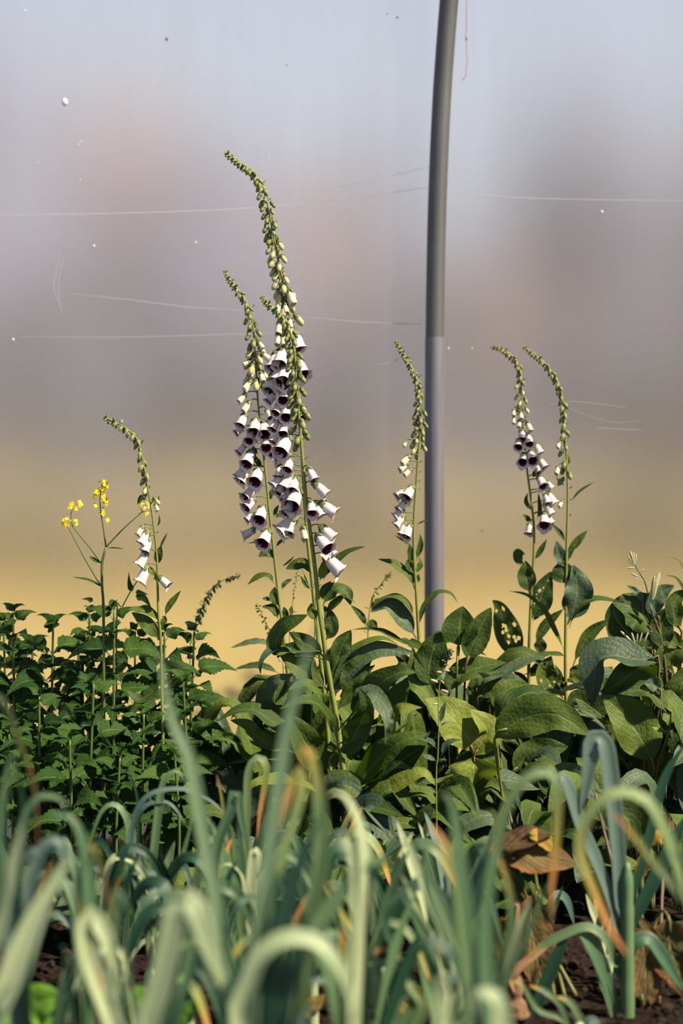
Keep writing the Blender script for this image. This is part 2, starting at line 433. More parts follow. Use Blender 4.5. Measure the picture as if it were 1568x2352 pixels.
scratch('crease', [(145, 585), (134, 640), (133, 680), (140, 720)], 1.4)
scratch('crease', [(410, 98), (382, 150), (362, 200), (352, 245)], 1.2)
scratch('crease', [(860, 838), (900, 830), (940, 812)], 1.5)
scratch('crease', [(1260, 930), (1320, 922), (1440, 935)], 1.3)
scratch('crease', [(1370, 982), (1420, 985), (1475, 988)], 1.6)
scratch('crease', [(1290, 932), (1400, 968), (1470, 966)], 1.0)
def speck(name, x, y, s, mat, ofs=.004):
    bm = bmesh.new(); bmesh.ops.create_icosphere(bm, subdivisions=2, radius=1)
    for vv in bm.verts:
        vv.co *= 1+.35*noise.noise(vv.co*1.7+Vector((x, y, 0)))
        vv.co.x *= .8; vv.co.y *= .5
    c = P(x, y, SHEET_Y-.01); c.y = sheet_y(c.x, c.z)-ofs
    for vv in bm.verts: vv.co = vv.co*s/FPX*SHEET_Y+c
    me = bpy.data.meshes.new(name); bm.to_mesh(me); bm.free(); me.materials.append(mat)
    for p_ in me.polygons: p_.use_smooth = True
    return obj(name, me, sheet)
spw = plain('white_fluff', (.5, .5, .46, 1), .9, var=.1); spb = plain('brown_speck', (.12, .05, .04, 1), .8)
speck('seed_fluff', 151, 237, 8.5, spw, .02)
for x, y, s, mm in ((57, 24, 3, spw), (382, 88, 4, spb), (658, 148, 2, spb), (215, 564, 3, spw), (29, 779, 3, spw), (449, 556, 2.5, spw), (1383, 485, 3.5, spw), (912, 39, 2.6, spb),
                    (889, 30, 1.8, spb), (1107, 1218, 2.5, spb), (186, 325, 2, spw), (181, 331, 1.6, spw), (1030, 800, 2.5, spw), (1084, 800, 2, spw), (88, 372, 1.5, spw), (617, 361, 1.5, spw), (184, 412, 1.5, spw)):
    speck('speck', x, y, s, mm)

# hoop pole
def steel(name='galvanised_steel', ca=(.045, .045, .062, 1), cb=(.125, .12, .155, 1)):
    m, nt, out = M_new(name)
    tc = N(nt, 'ShaderNodeTexCoord')
    mp = N(nt, 'ShaderNodeMapping'); mp.inputs['Scale'].default_value = (60, 60, 5); nt.links.new(tc.outputs['Object'], mp.inputs[0])
    nz = N(nt, 'ShaderNodeTexNoise'); nz.inputs['Scale'].default_value = 1; nz.inputs['Detail'].default_value = 4; nt.links.new(mp.outputs[0], nz.inputs['Vector'])
    n2 = N(nt, 'ShaderNodeTexNoise'); n2.inputs['Scale'].default_value = 6; nt.links.new(tc.outputs['Object'], n2.inputs['Vector'])
    c = mixc(nt, nz.outputs[0], ca, cb); c = mixc(nt, math_(nt, 'MULTIPLY', n2.outputs[0], .3), c, (.12, .13, .12, 1))
    b = N(nt, 'ShaderNodeBsdfPrincipled'); b.inputs['Roughness'].default_value = .5; b.inputs['Metallic'].default_value = .15
    nt.links.new(c, b.inputs['Base Color']); nt.links.new(b.outputs[0], out.inputs[0])
    return m
ST = steel(); SD = steel('dark_steel', (.018, .021, .023, 1), (.055, .056, .066, 1))  # darker steel tone for the pole above its sleeve
pole_pts = [P(997, 1815, POLE_Y), P(996, 1400, POLE_Y), P(996, 1000, POLE_Y), P(998, 780, POLE_Y), P(1003, 500, POLE_Y), P(1013, 250, POLE_Y-.005), P(1026, 60, POLE_Y-.012), P(1042, -120, POLE_Y-.03), P(1062, -300, POLE_Y-.06)]
pole_pts[0].z = -.05
t = thing('hoop_pole', (pole_pts[0].x, POLE_Y, 0), 'galvanised steel hoop pole rising in front of the cloudy plastic sheet and curving right', 'pole')
O = Vector((t.location))
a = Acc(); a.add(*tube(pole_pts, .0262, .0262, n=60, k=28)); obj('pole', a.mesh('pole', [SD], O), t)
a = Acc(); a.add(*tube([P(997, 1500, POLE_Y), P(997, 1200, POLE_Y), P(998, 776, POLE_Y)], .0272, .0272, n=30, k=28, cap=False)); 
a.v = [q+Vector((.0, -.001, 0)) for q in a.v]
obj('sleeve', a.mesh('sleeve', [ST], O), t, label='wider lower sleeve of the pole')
# string hanging at the top, tied to the pole by its upper loop
tw = plain('red_twine', (.28, .11, .10, 1), .8)
t = thing('twine', P(1070, 10, POLE_Y-.03), 'thin reddish twine hanging down beside the top of the steel pole', 'string')
a = Acc(); a.add(*tube([P(1036, -60, POLE_Y-.045), P(1060, -70, POLE_Y-.045), P(1070, -30, POLE_Y-.04), P(1071, 40, POLE_Y-.035), P(1070, 88, POLE_Y-.03), P(1072, 130, POLE_Y-.03), P(1070, 165, POLE_Y-.03), P(1068, 178, POLE_Y-.03), P(1062, 183, POLE_Y-.03)], .0012, .001, n=60, k=6, rf=lambda u: 1+.4*math.sin(u*140)))
obj('strand', a.mesh('strand', [tw], t.location.copy()), t)
a = Acc(); a.add(*tube([P(1069, 85, POLE_Y-.03), P(1072, 89, POLE_Y-.032), P(1069, 92, POLE_Y-.03)], .0024, .0018, n=8, k=6)); obj('knot', a.mesh('knot', [tw], t.location.copy()), t)

# trees behind the meadow
def crown_mat(name, c1, c2):
    m, nt, out = M_new(name)
    tc = N(nt, 'ShaderNodeTexCoord'); n1 = N(nt, 'ShaderNodeTexNoise'); n1.inputs['Scale'].default_value = 2.2; n1.inputs['Detail'].default_value = 5
    nt.links.new(tc.outputs['Object'], n1.inputs['Vector'])
    r = N(nt, 'ShaderNodeMath'); r.operation = 'SMOOTHSTEP' if False else 'MULTIPLY_ADD'
    f_ = math_(nt, 'MULTIPLY', math_(nt, 'SUBTRACT', n1.outputs[0], .35), 3.0, clamp=True)
    c = mixc(nt, f_, c1, c2)
    b = N(nt, 'ShaderNodeBsdfPrincipled'); b.inputs['Roughness'].default_value = .9; b.inputs['Specular IOR Level'].default_value = .1
    nt.links.new(c, b.inputs['Base Color']); nt.links.new(b.outputs[0], out.inputs[0])
    return m
CR = [crown_mat('bluish_crown', (.12, .14, .23, 1), (.20, .22, .33, 1)), crown_mat('reddish_crown', (.12, .125, .19, 1), (.30, .23, .23, 1)), crown_mat('deep_crown', (.055, .068, .11, 1), (.13, .135, .19, 1)), crown_mat('tan_shrub', (.14, .12, .075, 1), (.26, .22, .12, 1))]
BARK = plain('bark', (.06, .05, .04, 1), .9)
TY = 26.0
def tree(cx, top, wpx, mat, d=TY, label=None):
    base = P(cx, 1180, d); base.z = (d-12)*.018-.05
    ht = P(cx, top, d).z-base.z; rw = wpx/FPX*d/2
    t = thing('tree', base, label or 'blurred tree standing across the meadow behind the cloudy sheet', 'tree', 'blurred trees beyond the plastic sheet')
    a = Acc(); a.add(*tube([Vector((0, 0, 0)), Vector((.1, 0, ht*.3)), Vector((0, .1, ht*.7))], .22, .08, n=10, k=8)); obj('trunk', a.mesh('trunk', [BARK]), t)
    bm = bmesh.new(); bmesh.ops.create_icosphere(bm, subdivisions=4, radius=1)
    s0 = R.uniform(0, 99)
    for q in bm.verts:
        c = q.co.copy()
        k = 1+.32*noise.noise(c*1.6+Vector((s0, 0, 0)))+.22*noise.noise(c*4+Vector((s0, 3, 0)))+.10*noise.noise(c*11+Vector((s0, 3, 0)))
        taper = 1-.35*max(0, c.z)
        q.co = Vector((c.x*k*rw*taper, c.y*k*rw*.8*taper, c.z*k*ht*.49+ht*.53))
    me = bpy.data.meshes.new('crown'); bm.to_mesh(me); bm.free(); me.materials.append(mat)
    for p_ in me.polygons: p_.use_smooth = True
    obj('crown', me, t)
TREES = [(-420, 60, 620, 0, 38), (-60, 150, 520, 0, 31), (250, 250, 430, 1, 38), (480, 330, 420, 0, 31), (690, 400, 360, 1, 37), (880, 310, 300, 0, 44),
         (1010, 600, 260, 2, 38), (1130, 560, 240, 1, 31), (1310, 210, 330, 0, 38), (1450, 290, 330, 0, 31), (1600, 420, 300, 1, 38), (1800, 200, 500, 0, 31), (2050, 100, 500, 0, 38),
         (120, 620, 400, 2, 22), (560, 700, 400, 2, 24), (850, 660, 320, 2, 21), (1400, 700, 440, 2, 23), (1720, 640, 400, 2, 20), (-250, 560, 400, 2, 20), (1150, 880, 260, 2, 21)]
TREES += [(x, t_, 330, 3, 18+(k_ % 3)) for k_, (x, t_) in enumerate(((-500, 1060), (-260, 1080), (-20, 1040), (220, 1085), (450, 1060), (690, 1095), (930, 1050), (1160, 1080), (1400, 1050), (1640, 1085), (1880, 1060)))]
for i, (cx, top, w_, m_, d) in enumerate(TREES):
    row = sorted(q[0] for q in TREES if (q[4] > 28) == (d > 28) and (q[3] == 3) == (m_ == 3)); k_ = row.index(cx)
    nth = ['first', 'second', 'third', 'fourth', 'fifth', 'sixth', 'seventh', 'eighth', 'ninth', 'tenth', 'eleventh', 'twelfth', 'thirteenth'][k_]
    tree(cx, top, w_, CR[m_], d, 'blurred %s tree behind the cloudy sheet, %s from left in the %s row' % (('bluish grey', 'reddish brown', 'dark', 'tan')[m_], nth, 'tall far' if d > 28 else ('shrub' if m_ == 3 else 'nearer')))

# ---------------------------------------------------------------- foxgloves
def sepals(n, r, L, w_, splay=0.0, z0=0.0):
    """a cup of pointed sepals round the z axis"""
    a = Acc()
    for i in range(n):
        th = 2*math.pi*i/n+.3
        er = Vector((math.cos(th), math.sin(th), 0)); et = Vector((-math.sin(th), math.cos(th), 0))
        v = []; f = []
        for k in range(6):
            u = k/5
            rr = r*(.35+.85*math.sin(min(1, u*1.3)*math.pi/2))+splay*u*u
            ww = w_*math.sin(math.pi*min(1, .12+.88*u))**.6*(1 if u < 1 else 0)
            c = er*rr+Vector((0, 0, z0+L*u))
            v += [c-et*ww+er*(-.1*ww), c+er*.12*ww, c+et*ww+er*(-.1*ww)]
        for k in range(5):
            b = k*3; f += [(b, b+1, b+4, b+3), (b+1, b+2, b+5, b+4)]
        a.add(v, f)
    # stub of the flower stalk
    v, f, uv = tube([Vector((0, 0, z0+.02)), Vector((0, 0, -.06)), Vector((0, .02, -.14))], .028, .022, n=4, k=6)
    a.add(v, f, uv)
    return a
def lathe(prof, k=20, z0=0, mod=None):
    v = []; f = []; uv = []
    for i, (z, r) in enumerate(prof):
        for j in range(k):
            a = 2*math.pi*j/k
            rr, zz = (r, z) if mod is None else mod(r, z, a, i/(len(prof)-1))
            v.append(Vector((rr*math.cos(a), rr*math.sin(a), zz))); uv.append((i/(len(prof)-1), j/k))
    n = len(prof)
    for i in range(n-1):
        for j in range(k):
            a = i*k+j; b = i*k+(j+1) % k; f.append((a, b, b+k, a+k))
    return v, f, uv
def bell_mesh(name, flare, seed, slim=1.0, outer='corolla'):
    rr = random.Random(seed)
    prof = [(0, .06), (.03, .12), (.09, .155), (.16, .165), (.26, .205), (.40, .245), (.55, .27), (.70, .28), (.82, .285), (.90, .30), (.96, .31+flare*.6), (1.0, .32+flare)]
    prof = [(z, r*slim) for z, r in prof]
    ph = rr.uniform(-.1, .1)
    def mod(r, z, a, u):
        lip = max(0, math.cos(a+math.pi/2+ph))**2      # towards local -y
        if z > .2:
            k = (z-.2)/.8
            z += k*k*.17*lip
            r *= 1+.10*k*lip
        if u > .8:
            q = (u-.8)/.2
            z += q*(.035*abs(math.cos(2.5*(a+math.pi/2+ph)))*1.2-.02)
            r *= 1+q*.10*math.cos(5*(a+math.pi/2))
        return r, z
    vo, fo, uo = lathe(prof, 24, mod=mod)
    pin = [(z+.006, max(.01, r-.014)) for z, r in prof[:-1]]+[(1.0, (.32+flare)*slim-.002)]
    vi, fi, ui = lathe(pin, 24, mod=mod)
    a = Acc(); a.add(vo, fo, uo, 0); a.add(vi, [q[::-1] for q in fi], ui, 1)
    n = len(prof)-1; K = len(vo)
    for j in range(24):
        j2 = (j+1) % 24; p0 = n*24+j; p1 = n*24+j2
        a.f.append((p0, p1, K+p1, K+p0)); a.fm.append(0)
    a.f.append(tuple(range(23, -1, -1))); a.fm.append(0)
    return a.mesh(name, [MAT[outer], MAT['throat' if outer == 'corolla' else 'cream']])
BELLS = [bell_mesh('flower', .085, 1), bell_mesh('flower', .06, 2), bell_mesh('flower', .11, 3)]
HALFBELL = [bell_mesh('flower', -.07, 4, .86, 'cream')]
CALYX = sepals(5, .20, .40, .12, .03, -.04).mesh('calyx', [MAT['calyx']])
CALYXB = sepals(5, .20, .42, .11, -.02, -.03).mesh('calyx', [MAT['calyx']])
CALYXD = sepals(5, .24, .58, .15, -.08, -.03).mesh('calyx', [MAT['calyx']])
def bud_mesh(mat, fat=.25, tip=.1):
    prof = [(0, .05), (.05, fat*.55), (.2, fat*.85), (.45, fat*.95), (.68, fat*1.0), (.85, fat*.8), (.95, fat*.45), (1.0, tip*.4)]
    v, f, uv = lathe(prof, 12)
    f.append(tuple(range(len(v)-12, len(v))))
    return to_mesh('flower_bud', v, f, [mat], uv)
BUDC = bud_mesh(MAT['budc'], .23); BUDG = bud_mesh(MAT['budg'], .24)
def tiny_bud(mat, mats):
    a = Acc(); a.add(*lathe([(0, .06), (.15, .22), (.45, .27), (.75, .17), (1, .02)], 8), m=0)
    s = sepals(5, .24, .85, .15, -.16, -.02); a.add(s.v, s.f, s.uv, 1)
    return a.mesh('flower_bud', mats)
TINY = tiny_bud(None, [MAT['budg'], MAT['calyx']]); TINYD = tiny_bud(None, [MAT['calyxd'], MAT['calyxd']])

def place(name, mesh, root, base, direction, size, lipdown=True, roll=0):
    z = direction.normalized()
    y = Vector((0, 0, 1))            # local +y opposite the lip
    y = y-z*y.dot(z)
    if y.length < .05: y = Vector((0, 1, 0))-z*z.y
    y.normalize(); x = y.cross(z)
    m = Matrix((x, y, z)).transposed().to_4x4()
    m = m @ Matrix.Rotation(roll, 4, 'Z')
    o = bpy.data.objects.new(name, mesh); C.objects.link(o); o.parent = root
    o.matrix_basis = Matrix.Translation(base-root.location) @ m @ Matrix.Scale(size, 4)
    return o
def sub(name, mesh, par, s=1.0):
    o = bpy.data.objects.new(name, mesh); C.objects.link(o); o.parent = par
    o.matrix_basis = Matrix.Scale(s, 4)
    return o

def add_bell(root, b, mth, d, toward=.25, kind=0, L=None, stem=None):
    B = P(*b, d); Mo = P(*mth, d)
    v = Mo-B; ln = v.length
    v = v+Vector((0, -ln*(toward+.14), 0)); size = L or v.length*1.04
    o = place('flower', (BELLS+HALFBELL)[kind], root, B, v, size, roll=R.uniform(-.3, .3))
    sub('calyx', CALYX, o)
    if stem is not None:       # the short stalk to the main stem
        a = Acc(); z = v.normalized()
        a.add(*tube([stem, (stem+B)/2+Vector((0, 0, .004)), B-z*.004], .0016, .0013, n=5, k=6))
        obj('pedicel', a.mesh('pedicel', [MAT['calyx']], root.location.copy()), root)
def stem_at(path, z):
    best = min(path, key=lambda q: abs(q.z-z)); return best
def raceme(root, path, specs, side=-1, thorn=0, dark=False, rnd=None):
    """buds along the top of the stem. path: samples from the tip down; specs: (s0,s1,count,size0,size1,kind) in metres from the tip"""
    rnd = rnd or R
    L = [0]
    for i in range(1, len(path)): L.append(L[-1]+(path[i]-path[i-1]).length)
    tg = tangents(path)
    def at(s):
        for i in range(1, len(L)):
            if L[i] >= s:
                k = (s-L[i-1])/max(1e-9, L[i]-L[i-1]); return path[i-1].lerp(path[i], k), tg[i]
        return path[-1], tg[-1]
    g = 0
    for (s0, s1, n, z0, z1, kind) in specs:
        for i in range(n):
            u = (i+.5)/n; s = s0+(s1-s0)*u; p, T = at(s); size = (z0+(z1-z0)*u)*rnd.uniform(.88, 1.1)
            g += 1
            az = g*2.4+rnd.uniform(-.3, .3)
            # around the stem, mostly on the sunny side of the raceme
            X = Vector((side, 0, 0)); X = (X-T*X.dot(T)).normalized(); Y = T.cross(X)
            out = X*(math.cos(az)*.75+.35)+Y*math.sin(az)*.85
            out.normalize()
            young = max(0, 1-s/.09)
            dirn = out*(.75+.25*young)-T*(.55*young)+Vector((0, 0, -1))*(1.0*(1-young)+.1)
            dirn.normalize()
            base = p+out*(.003+.25*size)
            if kind == 't': place('flower_bud', TINYD if dark else TINY, root, p+out*.002, dirn, size)
            else:
                o = place('flower_bud', BUDC if kind == 'c' else BUDG, root, base, dirn, size)
                sub('calyx', CALYXD if (kind == 'g' or dark) else CALYXB, o)
    for i in range(thorn):
        s = .10+(specs[-1][1]+.12-.10)*(i+rnd.random()*.6)/thorn; p, T = at(s)
        X = Vector((-side, rnd.uniform(-.6, .3), .2)); X = (X-T*X.dot(T)).normalized()
        q = p+X*.002; e = q+X*rnd.uniform(.008, .013)+Vector((0, 0, rnd.uniform(.002, .010)))
        v, f, uv = ribbon([q, (q+e)/2+X*.001, e], .0028, Vector((0, -1, .3)), lance, nu=5, nv=2)
        obj('bract', to_mesh('bract', v, f, [MAT['calyx']], uv, origin=root.location.copy()), root)

def leaf(root, pts, width, hint=(0, -1, .4), mat='broad', name='leaf', prof=broad, label=None, **kw):
    v, f, uv = ribbon(pts, width, Vector(hint), prof, **kw)
    # petiole rib under the blade
    o = obj(name, to_mesh(name, v, f, [MAT[mat]], uv, origin=root.location.copy()), root)
    if label: o['label'] = label
    return o
def stem_obj(root, pts, r0, r1, mat='stem', name='stem', n=None, k=10):
    v, f, uv = tube(pts, r0, r1, n or 40, k)
    return obj(name, to_mesh(name, v, f, [MAT[mat]], uv, origin=root.location.copy()), root)
def plant(name, x, d, label, cat='plant', group=None, y=None):
    b = P(x, 1500, d); b.z = 0
    return thing(name, b, label, cat, group)
CAM = (0, -1, .25); UPC = (.1, -.75, .75); UP = (.1, -.35, .95); LC = (-.5, -.85, .2); RC = (.5, -.85, .3); LU = (-.6, -.4, .7)

def foxglove(x0, d, label, path_px, r0, r1, specs, bells, leaves, side=-1, thorn=8, dark=False, block=None, mat='stem', lean=0):
    """path_px: from the tip down; d: distance of the stem, lean: change of distance from root to tip"""
    root = plant('foxglove', x0, d, label, 'flower')
    n = len(path_px)
    pts = [P(p[0], p[1], d) for p in path_px]
    last = pts[-1].copy(); last = Vector((root.location.x, d, -.02))
    pts.append(last)
    path = spline(pts, 160)
    v, f, uv = tube(pts, r0, r1, 90, 10)
    obj('stem', to_mesh('stem', v, f, [MAT[mat]], uv, origin=root.location.copy()), root)
    raceme(root, path, specs, side, thorn, dark)
    for b in bells:
        blk, p, q = b[0], b[1], b[2]; tw_ = b[3] if len(b) > 3 else .25; kd = b[4] if len(b) > 4 else R.randrange(3); dd = b[5] if len(b) > 5 else -.012
        ox, oy, s = blk; pp = (ox+p[0]/s, oy+p[1]/s); qq = (ox+q[0]/s, oy+q[1]/s)
        sp = stem_at(path, P(*pp, d).z-.0); 
        add_bell(root, pp, qq, d+dd, tw_, kd, None, sp)
    for L in leaves:
        blk, pp, wpx = L[0], L[1], L[2]; hint = L[3] if len(L) > 3 else CAM; kw = dict(L[4]) if len(L) > 4 else {}
        m = kw.pop('mat', 'broad'); dd = kw.pop('dd', 0)
        kw.setdefault('nu', 75 if kw.get('holes') else 28); kw.setdefault('nv', 30 if kw.get('holes') else 8); kw.setdefault('wave', .16); kw.setdefault('serr', .05); kw.setdefault('cup', .22); kw.setdefault('wf', R.uniform(1.4, 2.6))
        leaf(root, Z(blk, pp, d+dd), wpx/blk[2]/FPX*d, hint, m, **kw)
    return root, path

# B: the tall one behind
B_PATH = [(518, 350), (545, 372), (578, 392), (600, 428), (613, 462), (624, 520), (637, 590), (650, 650), (664, 720), (674, 790), (683, 870), (690, 960), (694, 1060), (700, 1160), (707, 1250), (716, 1330), (728, 1450), (745, 1600), (760, 1800)]
foxglove(770, 3.66, 'tallest foxglove spike of all, curving left at its tip above the rest', B_PATH, .0017, .0062,
    [(0, .05, 24, .009, .014, 't'), (.05, .13, 22, .015, .019, 't'), (.13, .25, 20, .019, .024, 'g'), (.25, .40, 24, .024, .031, 'c'), (.40, .47, 7, .032, .036, 'c')],
    [(Z1, (755, 1470), (725, 1560), .2, 3), (Z1, (800, 1470), (815, 1565), .3, 3), (Z1, (840, 1600), (850, 1700), .2, 3), (Z1, (750, 1640), (740, 1750), .2, 3), (Z1, (745, 1740), (735, 1850), .2, 3), (Z1, (790, 1740), (795, 1860), .3, 3),
     (Z1, (880, 1720), (935, 1890), .1, 1), (Z1, (830, 1340), (875, 1480), .0, 3),
     (Z1, (790, 1880), (755, 2040), .55), (Z1, (745, 1900), (690, 2070), .25), (Z1, (900, 1960), (965, 2130), .35),
     (Z1, (780, 2040), (720, 2200), .5), (Z1, (820, 2030), (790, 2200), .7), (Z1, (720, 2090), (670, 2270), .25),
     (Z2, (790, 170), (788, 280), .8), (Z2, (720, 200), (650, 290), .2), (Z2, (760, 290), (715, 390), .5), (Z2, (810, 330), (812, 435), .85),
     (Z2, (735, 440), (690, 540), .35), (Z2, (790, 470), (785, 580), .6), (Z2, (740, 560), (690, 650), .2), (Z2, (840, 590), (765, 745), .55), (Z2, (930, 310), (980, 430), .4),
     (Z2, (860, 760), (720, 810), .15), (Z2, (860, 790), (820, 900), .5), (Z2, (760, 850), (740, 960), .2), (Z2, (780, 950), (695, 1040), .15), (Z2, (870, 920), (790, 1060), .2, 1), (Z2, (900, 960), (870, 1085), .5),
     (Z2, (780, 1020), (735, 1110), .3), (Z2, (925, 1060), (862, 1225), .6, 2), (Z2, (840, 1110), (770, 1170), .3), (Z2, (850, 1150), (820, 1290), .45), (Z2, (910, 1310), (760, 1450), .05, 2), (Z2, (860, 1330), (830, 1460), .2),
     (Z2, (960, 1400), (980, 1520), .1, 3)],
    [(Z2, [(1040, 1850), (980, 1740), (900, 1740), (805, 1790)], 90, CAM), (Z2, [(700, 1320), (720, 1260), (745, 1215)], 40, CAM), (Z2, [(710, 1600), (780, 1530), (860, 1510)], 36, UPC),
     (Z2, [(770, 1770), (830, 1730), (885, 1675)], 22, CAM)], thorn=10)
# C: left of it
C_PATH = [(515, 620), (530, 645), (548, 668), (566, 695), (578, 730), (584, 790), (588, 850), (592, 920), (598, 980), (606, 1050), (614, 1130), (621, 1200), (631, 1290), (641, 1380), (652, 1470), (665, 1600), (680, 1800)]
foxglove(700, 3.80, 'foxglove with two columns of speckled bells, directly left of the tallest spike', C_PATH, .0016, .0056,
    [(0, .05, 26, .006, .012, 't'), (.05, .12, 14, .013, .019, 't'), (.12, .20, 10, .021, .026, 'g'), (.20, .29, 12, .028, .034, 'c')],
    [(Z1, (490, 2000), (430, 2030), .2, 3), (Z1, (530, 2060), (490, 2130), .2, 3), (Z1, (580, 2090), (605, 2180), .3, 3), (Z1, (595, 2200), (680, 2310), .1, 3), (Z1, (500, 2170), (440, 2250), .2, 3), (Z1, (585, 1920), (670, 1990), 0, 3), (Z1, (555, 1810), (600, 1880), 0, 3),
     (Z2, (490, 110), (440, 190), .2, 3), (Z2, (450, 210), (390, 285), .2, 3), (Z2, (490, 280), (430, 370), .2, 3),
     (Z2, (445, 385), (400, 500), .3), (Z2, (430, 510), (365, 570), .3), (Z2, (545, 430), (525, 565), .6), (Z2, (612, 465), (622, 590), .8), (Z2, (630, 350), (675, 430), .3), (Z2, (640, 600), (638, 705), .9),
     (Z2, (500, 540), (480, 645), .6), (Z2, (450, 670), (385, 745), .25), (Z2, (510, 720), (458, 850), .6), (Z2, (670, 680), (690, 760), .7), (Z2, (440, 870), (370, 960), .1), (Z2, (470, 880), (400, 1000), .2), (Z2, (575, 880), (533, 1010), .75),
     (Z2, (530, 1050), (445, 1150), .4), (Z2, (530, 1150), (450, 1240), .5), (Z2, (610, 1220), (570, 1350), .7), (Z2, (520, 1290), (460, 1350), .3), (Z2, (540, 1430), (430, 1490), .0, 2), (Z2, (655, 1440), (603, 1560), .8, 0)],
    [(Z2, [(700, 1700), (640, 1640), (560, 1680)], 90, (.1, -1, .3)), (Z2, [(705, 1930), (650, 1850), (560, 1860), (460, 1935)], 70, UPC), (Z2, [(745, 2130), (700, 2040), (710, 1950)], 90, CAM),
     (Z2, [(740, 2240), (690, 2150), (590, 2130)], 100, UPC), (Z2, [(670, 2080), (630, 2060), (595, 2060)], 50, UPC), (Z2, [(770, 1980), (800, 1920), (870, 1880)], 45, CAM, dict(mat='grey')),
     (Z2, [(760, 2290), (800, 2200), (790, 2130)], 80, CAM), (Z2, [(620, 1470), (570, 1430), (500, 1400)], 50, UPC), (Z2, [(560, 1550), (510, 1555), (465, 1560)], 22, UPC),
     (Z2, [(560, 760), (500, 690), (480, 660)], 45, CAM), (Z2, [(600, 870), (550, 820), (520, 760)], 55, CAM), (Z2, [(650, 1180), (670, 1130), (690, 1060)], 50, CAM), (Z2, [(710, 1330), (760, 1300), (800, 1310)], 50, UPC), (Z2, [(640, 1380), (590, 1390), (550, 1380)], 60, CAM)], thorn=8)
